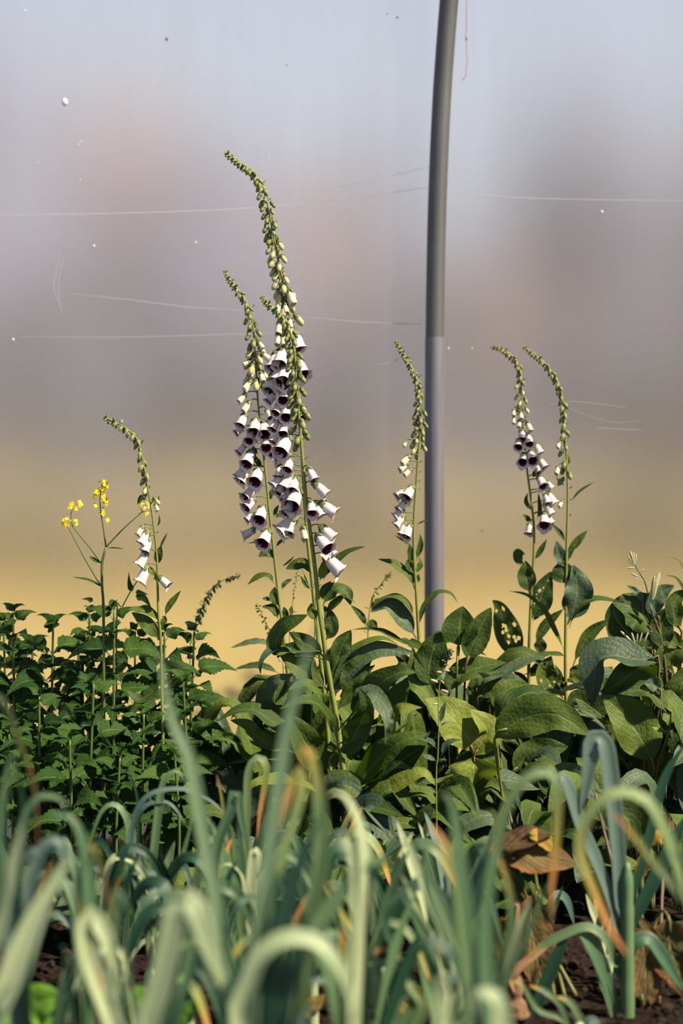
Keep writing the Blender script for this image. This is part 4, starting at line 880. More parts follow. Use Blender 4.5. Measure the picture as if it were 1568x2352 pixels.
for (bx, by), (ex, ey) in (((735, 460), (690, 310)), ((735, 460), (665, 360)), ((735, 450), (725, 320)), ((740, 450), (755, 335)), ((730, 470), (660, 400)), ((740, 490), (655, 495)), ((780, 540), (845, 500)), ((780, 590), (695, 545)), ((790, 620), (735, 600)), ((840, 640), (790, 620)),
                           ((925, 830), (955, 580)), ((935, 830), (985, 560)), ((950, 760), (1005, 540)), ((740, 1310), (705, 1190)), ((760, 1290), (770, 1200)), ((790, 1290), (820, 1190)), ((840, 1290), (885, 1185)), ((700, 1280), (585, 1175)), ((800, 1370), (845, 1350))):
    b0, b1 = Z(Z7, [(bx, by), (ex, ey)], 3.70); place('flower_bud', sb, r_, b0, b1-b0, (b1-b0).length)

# understorey: more leaves filling the dark space between the stems
def filler(x, d, n, h, label, w=(.05, .09), mats=('broad', 'broad', 'grey'), spread=.16, rs=0):
    rnd = random.Random(rs)
    root = plant('broad_leaved_plant', x, d, label, 'plant', 'low broad-leaved plants in the bed')
    b = root.location.copy()
    for i in range(n):
        az = rnd.uniform(0, 6.28); tilt = rnd.uniform(.2, 1.0)
        hz = h*rnd.uniform(.35, 1.0); out = Vector((math.cos(az), math.sin(az)*.6, 0))
        p0 = b+Vector((0, 0, 0)); p1 = b+out*spread*.35+Vector((0, 0, hz*.6)); p2 = b+out*spread*.8+Vector((0, 0, hz)); p3 = b+out*spread*rnd.uniform(1.2, 1.7)+Vector((0, 0, hz*rnd.uniform(.7, 1.0)))
        W = rnd.uniform(*w)
        leaf(root, [p0, p1, p2, p3], W, tuple(Vector((-out.x*.3, -.5, .9))), rnd.choice(mats), pf=.45, cup=.2, wave=.15, wf=rnd.uniform(1.4, 2.4), serr=.05, nu=22, rnd=rnd)
    return root
ORDN = ['first', 'second', 'third', 'fourth', 'fifth', 'sixth', 'seventh', 'eighth', 'ninth', 'tenth', 'eleventh', 'twelfth', 'thirteenth', 'fourteenth', 'fifteenth', 'sixteenth']
FX = [(-20, 4.0, .26), (90, 4.05, .30), (200, 4.02, .28), (320, 4.05, .30), (420, 4.0, .26), (60, 3.3, .16), (180, 3.32, .16), (300, 3.3, .16), (430, 3.32, .16), (560, 3.95, .42), (650, 3.72, .50), (730, 3.9, .55), (830, 3.75, .50), (900, 3.98, .58), (980, 3.72, .45), (1060, 3.92, .55), (1140, 3.85, .5), (1200, 3.65, .42), (1290, 3.8, .5), (1370, 3.95, .52), (1440, 3.75, .52), (1520, 3.95, .62), (1600, 3.8, .6), (1650, 3.6, .5), (1560, 3.5, .4), (1380, 3.5, .34), (1250, 3.45, .3), (1120, 3.45, .28), (990, 3.5, .32), (880, 3.45, .30), (760, 3.45, .3), (640, 3.5, .32), (540, 3.6, .30), (700, 3.38, .2), (920, 3.35, .2), (1060, 3.3, .18)]
for i, (x, d, h) in enumerate(FX):
    row = 'front' if d < 3.55 else ('middle' if d < 3.85 else 'back')
    same = sorted(q[0] for q in FX if ('front' if q[1] < 3.55 else ('middle' if q[1] < 3.85 else 'back')) == row)
    filler(x, d, 12, h, 'low clump of broad dark leaves, %s from left in %s foxglove bed' % (ORDN[same.index(x)], row), rs=i+50)

# withered and browning leaves low on the right
r2 = rosette(1290, 2.95, 'withering plant with a brown-edged broad leaf drooping above the soil', [
    (L3, [(560, 960), (480, 800), (640, 720), (800, 690)], 230, (0, -.5, .9), dict(mat='brown', pf=.05)), (L3, [(470, 830), (620, 820), (780, 840), (930, 880)], 240, (0, -.9, .5), dict(mat='rust', pf=.03)),
    (L3, [(480, 900), (520, 950), (560, 1010), (545, 1065)], 170, (.2, -.9, .4), dict(mat='broad', pf=.03)), (L3, [(690, 1040), (660, 1200), (690, 1400), (760, 1740)], 260, (.1, -1, .3), dict(mat='rust', pf=.03, nu=34)),
    (L3, [(640, 700), (720, 720), (780, 800)], 120, (0, -.7, .8), dict(mat='yellow', pf=.03))], name='withered_plant')
r3 = rosette(1490, 2.90, 'withering plant with a rusty hanging leaf and a yellow spotted leaf at right', [
    (L3, [(1290, 1170), (1330, 1350), (1350, 1550), (1330, 1790)], 230, (0, -1, .3), dict(mat='rust', pf=.03, nu=34)), (L3, [(1480, 1190), (1500, 1400), (1560, 1500), (1600, 1700)], 300, (-.2, -1, .2), dict(mat='rust', pf=.03)),
    (L3, [(1490, 640), (1440, 690), (1360, 760)], 130, (0, -.8, .6), dict(mat='yellow', pf=.03, wave=.25, dd=.2)), (L3, [(1330, 800), (1320, 900), (1260, 1000)], 90, (0, -.8, .6), dict(mat='yellow', pf=.03, dd=.1)),
    (L3, [(1130, 420, .2), (1200, 560, .2), (1250, 640, .2), (1230, 790, .2)], 330, (0, -.9, .4), dict(mat='broad', pf=.03)), (L3, [(1040, 430, .2), (1110, 560, .2), (1150, 620, .2), (1180, 800, .2)], 150, (0, -.9, .4), dict(mat='grey', pf=.03))], name='withered_plant')
rb = plain('dry_stalk_brown', (.11, .062, .034, 1), .9, var=.5, scale=60, bump=1)
dst = plant('dead_stalk', 1185, 2.78, 'snapped brown woody stalk with curled dry tip standing in the soil at right', 'dead plant stalk')
a = Acc(); a.add(*tube(Z(L3, [(575, 1800), (560, 1680), (545, 1560), (535, 1430), (530, 1330)], 2.78), .020, .008, 26, 12, rf=lambda u: 1+.18*math.sin(u*17)+.1*math.sin(u*43)))
obj('stump', a.mesh('stump', [rb], dst.location.copy()), dst)
MAT['drycurl'] = strapmat('dry_curled_leaf', (.24, .13, .07, 1), (.34, .21, .11, 1))
leaf(dst, Z(L3, [(540, 1440), (560, 1340), (580, 1230), (590, 1130), (565, 1110), (545, 1150)], 2.77), 36/2.6/FPX*3, CAM, 'drycurl', prof=strap, cup=.6)
leaf(dst, Z(L3, [(560, 1640), (545, 1560), (600, 1480), (680, 1420), (760, 1370)], 2.75), 44/2.6/FPX*3, CAM, 'drycurl', prof=lance, cup=.3)
leaf(dst, Z(L3, [(560, 1430), (510, 1420), (480, 1410)], 2.77), 14/2.6/FPX*3, CAM, 'drycurl', prof=lance)

# ---------------------------------------------------------------- toothed-leaf plants (left)
def nettle(x, d, top_px, label, nodes=9, lw=.075, lean=0, name='nettle', rs=0, top_scale=.55):
    rnd = random.Random(rs)
    root = plant(name, x, d, label, 'plant')
    b = root.location.copy(); T = P(x+lean, top_px, d)
    pts = [b+Vector((0, 0, -.02)), b.lerp(T, .5)+Vector((rnd.uniform(-.012, .012), 0, 0)), T]
    v, f, uv = tube(pts, .0046, .0026, 30, 8); obj('stem', to_mesh('stem', v, f, [MAT['nstem']], uv, origin=b), root)
    path = spline(pts, 100)
    gap = lw*.47
    z = T.z; a0 = rnd.uniform(0, 3.14); i = 0
    while z > .16 and i < nodes:
        p = min(path, key=lambda q: abs(q.z-z))
        sc_ = (top_scale*.7, top_scale, .85, 1.0)[min(i, 3)]*(1 if i < 6 else 1.1)
        for s in (0, 1):
            az = a0+s*math.pi+rnd.uniform(-.25, .25)
            o = Vector((math.cos(az), math.sin(az), 0)); L = lw*sc_*rnd.uniform(.88, 1.15)
            pet = .025*sc_ if i > 0 else .008
            rise = .55 if i < 2 else .2
            drop = (0.0, .08, .2, .38)[min(i, 3)]*rnd.uniform(.5, 1.4)
            q0 = p; q1 = p+o*pet+Vector((0, 0, pet*.8+rise*.01)); q2 = q1+o*L*.5+Vector((0, 0, L*(rise*.45-drop*.12))); q3 = q1+o*L*.95+Vector((0, 0, L*(rise*.4-drop*.75)))
            leaf(root, [q0, q1, q2, q3], L*.70, (o.x*.1+rnd.uniform(-.4, .4), -.75, .8), 'nettle', prof=heart, pf=.22 if i else .1, serr=.30, sn=12, cup=.16, wave=.06, wf=2, nu=42, nv=6, rnd=rnd)
            if i > 1 and rnd.random() < .75:        # small side shoots in the leaf axils
                q = p+o*.008; e = q+o*L*.30+Vector((0, 0, L*.28))
                leaf(root, [q, q.lerp(e, .5)+Vector((0, 0, .004)), e], L*.24, (0, -.5, 1), 'nettle', prof=heart, pf=.15, serr=.14, sn=12, nu=14, nv=4, rnd=rnd)
        a0 += math.pi/2; z -= gap*(.6 if i == 0 else 1)*rnd.uniform(.85, 1.2); i += 1
    return root
NET = [(30, 3.72, 1408, 'toothed-leaf plant at the far left edge with light stem'), (8, 3.9, 1430, 'toothed-leaf plant cut by the left edge behind the first'), (122, 3.70, 1432, 'second tall toothed-leaf plant from the left edge'),
       (75, 3.95, 1480, 'shorter toothed-leaf plant between the two leftmost tall ones'), (180, 3.98, 1470, 'toothed-leaf plant half hidden behind the second tall one'), (205, 3.80, 1410, 'small-topped toothed-leaf plant just left of the yellow-flowered stem'),
       (262, 3.66, 1400, 'tallest middle toothed-leaf plant right of the yellow-flowered stem'), (310, 3.92, 1450, 'toothed-leaf plant behind the stem of the far left foxglove'), (378, 3.70, 1452, 'toothed-leaf plant in front of the far left foxglove stem'),
       (446, 3.80, 1452, 'toothed-leaf plant below the dark bowing spike'), (420, 3.62, 1560, 'low toothed-leaf plant at the right end of its patch'), (330, 3.5, 1640, 'low toothed-leaf plant in front of the patch middle'),
       (90, 3.5, 1600, 'low toothed-leaf plant in front at the left'), (215, 3.52, 1570, 'low toothed-leaf plant in front of the tallest one'), (160, 3.42, 1700, 'lowest toothed-leaf plant close above the leek tips'), (20, 3.45, 1680, 'lowest toothed-leaf plant in the left corner'),
       (275, 3.42, 1740, 'lowest toothed-leaf plant beside the small kinked leek blades'), (400, 3.46, 1720, 'lowest toothed-leaf plant at the right of the front rank'), (-60, 3.7, 1440, 'toothed-leaf plant reaching in from beyond the left edge'), (480, 3.9, 1640, 'small toothed-leaf plant nearest the yellow light gap')]
for i, (x, d, ty, lb) in enumerate(NET):
    nettle(x, d, ty, lb, nodes=10, lw=R.uniform(.080, .098), rs=i+5)
# the leaning shoot
nt_ = plant('nettle', 268, 3.85, 'leaning pale toothed shoot rising right beside the far left foxglove', 'plant')
stem_obj(nt_, Z(Z8, [(840, 2000), (740, 2160), (640, 2350), (590, 2500)], 3.85)+[nt_.location+Vector((0, 0, 0))], .0014, .0035, 'nstem')
for pp, w_ in (([(770, 2150), (735, 2040), (730, 1905)], 70), ([(800, 2150), (880, 2160), (970, 2185)], 60), ([(800, 2190), (900, 2220), (1000, 2350)], 110), ([(320, 2260), (260, 2230), (175, 2235)], 60)):
    leaf(nt_, Z(Z8, pp, 3.85), w_/5/FPX*3.85, CAM, 'nettle', prof=heart, pf=.05, serr=.16, sn=13, cup=.25)
# purple flowered bits behind
lav = plant('deadnettle', 425, 4.0, 'blurred lilac flower stalk half hidden behind the right end of the toothed leaves', 'flower')
MAT['lilac'] = plain('lilac_petals', (.34, .27, .32, 1), .6, trans=.2)
stem_obj(lav, Z(Z3, [(1090, 1290), (1085, 1420), (1080, 1560)], 4.0)+[lav.location.copy()], .0015, .003, 'pinkstem')
lb_ = bud_mesh(MAT['lilac'], .4)
for j in range(16):
    q = Z(Z3, [(1085+R.uniform(-16, 20), 1300+j*17)], 4.0)[0]
    place('flower_bud', lb_, lav, q, Vector((R.uniform(-1, 1), -.5, -.3)), .011)

# ---------------------------------------------------------------- mustard
mu = plant('mustard', 238, 3.60, 'yellow-flowered mustard plant branching above the toothed leaves at left', 'flower')
def Q(pts): return Z(Z3, pts, 3.60)
stem_obj(mu, [mu.location+Vector((0, 0, 0))]+Q([(622, 1300), (620, 900), (612, 770), (612, 640), (622, 590), (636, 540)]), .005, .0028, 'nstem', n=50)
for pp in ([(636, 540), (622, 440), (605, 330), (600, 240), (612, 160)], [(636, 540), (740, 430), (850, 330), (868, 300)], [(612, 640), (530, 530), (440, 420), (425, 350), (440, 300)], [(610, 780), (510, 610), (420, 440), (400, 400)]):
    stem_obj(mu, Q(pp), .0020, .0010, 'nstem', name='branch', n=24, k=7)
def cross_flower():
    a = Acc()
    for i in range(4):
        th = i*math.pi/2+.4; er = Vector((math.cos(th), math.sin(th), 0)); et = Vector((-math.sin(th), math.cos(th), 0)); v = []; f = []
        for k_ in range(5):
            u = k_/4; ww = .42*math.sin(math.pi*min(1, .1+.8*u)); c = er*(.08+.9*u)+Vector((0, 0, .25*math.sin(u*2.2)))
            v += [c-et*ww, c+Vector((0, 0, .06)), c+et*ww]
        for k_ in range(4):
            b_ = k_*3; f += [(b_, b_+1, b_+4, b_+3), (b_+1, b_+2, b_+5, b_+4)]
        a.add(v, f)
    a.add(*lathe([(-.1, .05), (.1, .12), (.35, .10), (.45, .02)], 6))
    return a.mesh('flower', [MAT['mustard']])
CF = cross_flower()
def cluster(cx, cy, rx, ry, n, s=.0052):
    for i in range(n):
        th = R.uniform(0, 6.28); q = math.sqrt(R.random())
        p = Z(Z3, [(cx+rx*q*math.cos(th), cy+ry*q*math.sin(th), R.uniform(-.008, .008))], 3.60)[0]
        n_ = Vector((math.cos(th)*.6, -1+R.uniform(-.5, .5), math.sin(th)*-.4+.5))
        place('flower', CF, mu, p, n_, s*R.uniform(.8, 1.15), roll=R.uniform(0, 3))
cluster(616, 175, 26, 38, 22); cluster(595, 230, 32, 30, 12); cluster(625, 240, 18, 40, 7); cluster(570, 290, 10, 12, 2); cluster(632, 275, 8, 14, 2); cluster(615, 325, 12, 18, 4); cluster(645, 378, 6, 4, 1)
cluster(455, 288, 34, 26, 13); cluster(418, 298, 12, 8, 2); cluster(400, 395, 30, 28, 13); cluster(452, 392, 12, 14, 4); cluster(862, 295, 26, 28, 13); cluster(885, 340, 8, 12, 2)
for pp, w_ in (([(608, 775), (540, 740), (500, 730), (435, 720)], 20), ([(610, 635), (570, 620), (535, 595)], 30), ([(640, 545), (690, 545), (742, 552)], 10)):
    leaf(mu, Q(pp), w_/2.613/FPX*3.60, UPC, 'nettle', prof=lance, serr=.3, sn=8)
# yellow flowers low by the sheet, outside
BC = ((488, 1612, 4.72), (528, 1598, 4.8), (560, 1605, 4.75), (590, 1590, 4.72), (575, 1560, 4.95), (18, 1682, 4.7), (108, 1625, 4.7), (455, 1650, 4.8))
for (x, y, dd) in BC:
    c = P(x, y, dd); t = thing('buttercup', Vector((c.x, dd, -.03)), 'blurred yellow flower low behind the plastic sheet, %s from the left' % ORDN[sorted(q[0] for q in BC).index(x)], 'flower', 'yellow flowers outside the sheet')
    v, f, uv = tube([Vector((0, 0, 0)), Vector((.01, 0, (c.z+.03)*.6)), Vector((0, 0, c.z+.03))], .004, .003, 10, 6); obj('stem', to_mesh('stem', v, f, [MAT['nstem']], uv), t)
    o = bpy.data.objects.new('blossom', CF); C.objects.link(o); o.parent = t; o.location = (0, 0, c.z+.03); o.rotation_euler = (1.1, 0, R.uniform(0, 3)); o.scale = (.035,)*3

# ---------------------------------------------------------------- leeks
def leek(x, d, label, blades, shank=None, name='leek', group=None, hint=None):
    """blades: (block, points, width in view px, material, [hint]); all grow from the plant's base"""
    root = plant(name, x, d, label, 'leek', group)
    b = root.location.copy()
    hs = shank or .07
    v, f, uv = tube([b+Vector((0, 0, -.02)), b+Vector((0, 0, hs*.5)), b+Vector((0, 0, hs))], .013, .010, 24, 12, rf=lambda u: (1+.10*((u*4.2) % 1.0))*(1 if u < .9 else max(.15, (1-u)*10)**.5))
    obj('shank', to_mesh('shank', v, f, [MAT['leekp' if hs < .1 else 'leek']], uv, origin=b), root)
    for B_ in blades:
        blk, pp, w_, m = B_[:4]; h = B_[4] if len(B_) > 4 else None
        pts = Z(blk, pp, d)
        # run the blade down to the shank
        q = b+Vector((0, 0, hs*.5))
        if (pts[0]-q).length > .05 and pts[0].z > q.z+.02: pts = [q, q.lerp(pts[0], .5)+Vector(((pts[0].x-q.x)*-.1, 0, .01))]+pts
        elif pts[0].z > -.01 : pts = [q]+pts
        W = w_/blk[2]/FPX*d
        leaf(root, pts, W, h or (R.uniform(-.3, .3), -1, .35), m, prof=strap, cup=R.uniform(.10, .35), ribs=.02, nu=44, nv=8, name='blade')
    return root
d = 1.95
leek(-60, 1.75, 'nearest leek at lower left with a very broad pale diagonal blade', [
    (L1, [(-60, 1900), (60, 1560), (200, 1220), (330, 980), (440, 800)], 150, 'leekp'), (L1, [(-180, 1700), (-40, 1300), (40, 1000), (110, 740), (150, 620)], 130, 'leekp'), (L1, [(-200, 1500), (-60, 1200), (0, 1000), (10, 700), (-10, 430)], 90, 'leek'),
    (L1, [(-100, 1900), (20, 1700), (130, 1560), (170, 1400)], 120, 'leek')])
leek(60, 2.1, 'leek at left with one blade arched over in a hoop below the toothed leaves', [
    (L1, [(90, 1500), (90, 1100), (130, 700), (200, 500), (290, 465), (370, 490), (410, 560)], 80, 'leek', (-.2, -.9, .6)), (L1, [(130, 1500), (160, 1150), (210, 900), (270, 760), (340, 725), (380, 800), (370, 950)], 95, 'leekb', (0, -.9, .6)),
    (L1, [(60, 1500), (90, 1200), (110, 950), (180, 800), (220, 790), (230, 900)], 70, 'leekb'), (L1, [(120, 1500), (60, 1250), (-10, 1100), (-60, 1000)], 70, 'leek'), (L1, [(150, 1500), (200, 1250), (200, 1100), (180, 950)], 70, 'leekd')])
leek(-40, 2.15, 'leek from the left edge whose long arching blade turns orange before its hanging tip', [
    (L1, [(-170, 900), (-140, 300), (-70, -120), (10, -120), (80, 30), (115, 150), (180, 300), (215, 480), (222, 640), (222, 790)], 52, 'leekl', (-.5, -.8, .2)), (L1, [(-60, 1400), (-20, 900), (20, 500), (50, 300), (60, 220), (100, 210), (110, 260)], 70, 'leek'), (L1, [(-40, 1400), (60, 900), (140, 600), (110, 330), (60, 200)], 44, 'leekd')])
leek(215, 2.05, 'leek with a hooped blade and an orange withered ribbon hanging from it', [
    (L1, [(560, 1900), (560, 1300), (530, 950), (490, 720), (430, 600), (340, 575), (255, 600)], 78, 'leek', (.3, -.9, .5)), (L1, [(600, 1500), (480, 1200), (480, 950), (540, 760), (590, 830), (630, 1000), (690, 1240)], 56, 'leekl', (-.4, -.9, .2)),
    (L1, [(520, 1700), (470, 1300), (455, 1050), (490, 930), (510, 980)], 60, 'leek'), (L1, [(450, 1800), (400, 1500), (390, 1380), (350, 1360)], 60, 'leekd')])
leek(300, 1.9, 'leek with a broad grey-green blade drooping between the hoops, brown-edged', [
    (L1, [(700, 1900), (560, 1500), (520, 1280), (550, 1180), (620, 1270), (680, 1450), (710, 1700)], 120, 'leekp', (.1, -1, .3)), (L1, [(620, 1900), (530, 1600), (500, 1300), (490, 1090)], 60, 'leekt'), (L1, [(650, 1900), (680, 1500), (700, 1200), (690, 1050), (720, 1040), (800, 1230)], 50, 'leek'),
    (L1, [(700, 1900), (760, 1600), (790, 1450), (800, 1350)], 50, 'leekb'), (L1, [(590, 1900), (600, 1650), (600, 1560), (570, 1490)], 44, 'leekl')])
leek(395, 1.72, 'nearest central leek with a very wide pale blade folded sharply over', [
    (L1, [(880, 1950), (960, 1600), (1020, 1330), (1060, 1150), (1110, 1090), (1180, 1150), (1240, 1330), (1330, 1560), (1440, 1850)], 150, 'leekp', (-.1, -.9, .5)), (L1, [(1000, 1950), (1120, 1600), (1200, 1400), (1250, 1600)], 100, 'leekd'),
    (L1, [(1050, 1950), (1150, 1300), (1120, 1100), (1050, 1040), (960, 1050), (930, 1080)], 60, 'leek')])
leek(520, 1.9, 'leek with the tallest straight blade left of centre crossing the toothed leaves', [
    (L1, [(1420, 1900), (1340, 1400), (1290, 1050), (1230, 750), (1180, 470), (1130, 220), (1040, 30), (990, -180), (955, -440)], 84, 'leekm', (.2, -1, .2)), (L1, [(1460, 1900), (1350, 1300), (1330, 1150)], 80, 'leekd'), (L1, [(1350, 1900), (1330, 1500), (1400, 1150), (1430, 1000)], 60, 'leekd')])
leek(600, 1.72, 'leek with the tallest straight blade right of centre reaching the front foxglove stem', [
    (L2, [(200, 1900), (240, 1400), (290, 950), (340, 600), (390, 250), (430, 0), (520, -330), (610, -620)], 90, 'leekm', (.2, -1, .2)), (L2, [(250, 1900), (340, 1450), (420, 1100), (510, 830), (620, 560)], 140, 'leekd'), (L2, [(150, 1900), (180, 1500), (250, 1200), (300, 1000)], 110, 'leekd'),
    (L2, [(300, 1900), (420, 1600), (500, 1300), (520, 1150)], 120, 'leekd'), (L2, [(260, 1300), (360, 1000), (440, 900), (560, 820)], 80, 'leekd')])
leek(640, 2.0, 'leek with an orange dry blade tip beside the tall right-of-centre blade', [
    (L2, [(250, 1500), (300, 1150), (380, 850), (500, 450), (490, 300), (430, 440), (370, 640), (320, 840)], 64, 'leekl', (.3, -.9, .2)), (L2, [(500, 1700), (570, 1200), (620, 850), (610, 500), (570, 250), (530, 160), (500, 230), (520, 300)], 96, 'leekt', (0, -1, .4)),
    (L2, [(400, 1700), (550, 1300), (610, 1000), (640, 780), (650, 650)], 70, 'leek')])
leek(820, 1.95, 'leek with a thick pale blade arching left out of the centre', [
    (L2, [(860, 1500), (890, 1100), (885, 850), (850, 640), (790, 500), (720, 440), (650, 470)], 92, 'leekp', (.3, -.9, .5)), (L2, [(830, 1500), (860, 1250), (840, 1000), (810, 820), (770, 735), (715, 740), (700, 800)], 125, 'leekp', (.2, -1, .4)),
    (L2, [(700, 1600), (600, 1300), (700, 1100), (850, 900), (1000, 840), (1100, 750)], 100, 'leek'), (L2, [(880, 1500), (900, 1000), (1000, 850), (1080, 760), (1140, 740)], 90, 'leekd'), (L2, [(780, 1600), (750, 1350), (745, 1290), (740, 1240)], 80, 'leekt')])
leek(760, 1.7, 'nearest leek at bottom centre with a large pale hooped blade', [
    (L2, [(140, 1900), (200, 1550), (280, 1400), (400, 1325), (520, 1320), (640, 1370), (740, 1510), (800, 1680), (850, 1880)], 112, 'leekp', (0, -.8, .65)), (L2, [(500, 1900), (560, 1750), (640, 1650)], 70, 'leekb')])
leek(890, 2.25, 'leek with yellowing short blades at bottom centre', [
    (L2, [(1020, 1880), (950, 1650), (900, 1520), (860, 1500), (840, 1640), (830, 1700)], 90, 'leekp'), (L2, [(1230, 1750), (1160, 1600), (1090, 1470), (1010, 1390), (950, 1395), (940, 1440)], 70, 'leekt', (0, -.8, .6)), (L2, [(1040, 1880), (1100, 1700), (1150, 1580), (1030, 1470), (940, 1470), (860, 1485)], 50, 'leekp', (0, -.6, .8)),
    (L2, [(1100, 1880), (1180, 1700), (1190, 1600), (1230, 1740)], 80, 'leekt')])
leek(985, 2.3, 'leek with a straight pale diagonal blade between centre and the dead stalk', [
    (L2, [(1480, 1700), (1400, 1380), (1300, 1130), (1220, 950), (1160, 790), (1130, 750), (1100, 800)], 70, 'leekp', (0, -1, .3)), (L2, [(1420, 1700), (1300, 1400), (1180, 1180), (1110, 1060), (1080, 1010), (1060, 1020)], 60, 'leek'), (L2, [(1400, 1700), (1440, 1450), (1400, 1360), (1330, 1330), (1270, 1340)], 60, 'leekp', (0, -.7, .7)),
    (L2, [(1100, 1500), (1000, 1200), (1080, 1060), (1180, 970), (1300, 880)], 40, 'leek'), (L2, [(1500, 1600), (1310, 1100), (1250, 800), (1200, 720), (1190, 760)], 70, 'leek'), (L2, [(1380, 1700), (1350, 1500), (1280, 1260)], 40, 'leekp'), (L2, [(1300, 1800), (1250, 1600), (1200, 1420)], 44, 'leek')])
leek(1095, 1.85, 'leek with a tall thick blade folded at its rounded tip right of centre', [
    (L3, [(350, 1950), (280, 1500), (245, 1100), (220, 780), (200, 600), (170, 480), (125, 445), (100, 480)], 112, 'leek', (0, -1, .3)), (L3, [(300, 1900), (250, 1300), (210, 1000), (160, 800), (90, 680), (30, 640)], 70, 'leekt', (.2, -.8, .6)), (L3, [(420, 1900), (390, 1500), (390, 1200), (420, 950), (440, 820), (400, 760)], 100, 'leek'),
    (L3, [(300, 1900), (260, 1600), (200, 1550), (150, 1540), (90, 1560)], 100, 'leekb')])
leek(1110, 2.1, 'leek with a long blade arched right whose hanging tip is orange', [
    (L3, [(380, 1500), (400, 1050), (450, 780), (500, 570), (580, 410), (680, 330), (770, 325), (815, 400), (815, 600), (800, 850), (780, 1020), (785, 1240)], 62, 'leekl', (0, -.9, .5)), (L3, [(470, 1500), (540, 1250), (530, 1050), (490, 900), (440, 790), (400, 765)], 50, 'leekt'), (L3, [(350, 1600), (340, 1300), (340, 1130), (370, 1090)], 50, 'leek')])
leek(1440, 2.82, 'leek at right with a ribbed grey blade creased flat at the top and jointed stem', [
    (L3, [(1195, 1100), (1180, 850), (1160, 600), (1125, 300), (1100, 160), (1060, 115), (1025, 135), (1005, 260), (985, 400), (945, 580)], 108, 'leekb', (.1, -1, .3)), (L3, [(1180, 1250), (1150, 1130), (1060, 880), (960, 650), (890, 430), (850, 355), (815, 360), (810, 500)], 80, 'leekb', (.2, -1, .3)),
    (L3, [(1200, 1200), (1300, 950), (1380, 650), (1430, 440), (1490, 290), (1590, 140)], 62, 'leekd'), (L3, [(1200, 1350), (1300, 1150), (1420, 920), (1600, 560)], 84, 'leekd'), (L3, [(1170, 1480), (1120, 1350), (1050, 1275), (970, 1255), (850, 1300), (720, 1370), (600, 1470)], 58, 'leekt', (0, -.8, .6)),
    (L3, [(1165, 1800), (1120, 1600), (1040, 1400), (960, 1290), (900, 1285)], 88, 'leek', (0, -1, .5)), (L3, [(1190, 1560), (1240, 1400), (1300, 1330), (1370, 1330), (1460, 1450), (1570, 1640)], 84, 'leek', (0, -.9, .6)), (L3, [(620, 1900), (740, 1600), (870, 1290)], 80, 'leekd'),
    (L3, [(1170, 1850), (1110, 1640), (1050, 1540)], 50, 'leek')], shank=.27)
leek(1560, 2.0, 'leek reaching in from the right edge, its hooped blade ending in a dry tip', [
    (L3, [(1700, 1500), (1560, 950), (1450, 650), (1360, 500), (1240, 445), (1120, 460), (1020, 560), (960, 700), (965, 850), (1040, 1050), (1130, 1260), (1260, 1460)], 72, 'leekl', (0, -.8, .6)), (L3, [(1700, 1300), (1560, 1060), (1400, 870), (1260, 690), (1180, 600), (1130, 545)], 56, 'leekt'), (L3, [(1640, 1500), (1600, 900), (1480, 780)], 90, 'leekd')])
leek(1140, 1.62, 'nearest leek at bottom right of centre, only its pale folded blade tops showing', [
    (L3, [(520, 2100), (480, 1850), (460, 1700), (400, 1650), (330, 1660), (340, 1800)], 150, 'leekp', (0, -.8, .6)), (L3, [(200, 2100), (130, 1800), (100, 1600), (140, 1540), (190, 1580)], 110, 'leekp', (0, -.8, .6))])
leek(1330, 2.55, 'small leek low at right with dry-tipped blades lying over the soil', [
    (L3, [(980, 1900), (930, 1760), (870, 1690), (800, 1670)], 40, 'leekt'), (L3, [(900, 1900), (830, 1720), (740, 1640), (640, 1600)], 36, 'leekt'), (L3, [(960, 1900), (1000, 1820), (1080, 1830)], 60, 'leekb'), (L3, [(700, 1750), (600, 1600), (520, 1580)], 30, 'leekt')])
# the back row of finer leeks at left
leek(285, 2.95, 'fine-bladed leek in the back row left of the hoops, blades curling thinly', [
    (L1, [(760, 1400), (770, 900), (770, 660), (730, 550), (670, 515), (610, 560), (560, 680), (530, 770)], 34, 'leek', (0, -.9, .6)), (L1, [(790, 1300), (900, 950), (945, 600), (975, 400), (1030, 320), (1085, 330), (1100, 380)], 50, 'leek', (0, -.9, .5)), (L1, [(750, 1300), (770, 900), (800, 640), (870, 530), (950, 500), (1030, 520), (1120, 640)], 34, 'leekb', (0, -.7, .8)),
    (L1, [(1000, 1250), (900, 1050), (830, 900), (790, 720), (770, 600)], 34, 'leekp'), (L1, [(780, 1400), (830, 700), (820, 450), (750, 290)], 22, 'leekd')])
leek(345, 2.85, 'fine-bladed leek in the back row with a long low arch to the right', [
    (L1, [(880, 1300), (790, 850), (800, 620), (870, 480), (980, 430), (1130, 430), (1270, 500), (1360, 590)], 36, 'leekb', (0, -.7, .8)), (L1, [(950, 1400), (1000, 1080), (930, 950), (850, 930), (760, 930), (680, 990)], 48, 'leek', (0, -.8, .7)), (L1, [(900, 1300), (1050, 950), (1130, 700), (1150, 560)], 28, 'leek'),
    (L1, [(940, 1400), (910, 1200), (900, 1250), (890, 1530)], 26, 'leekl')])
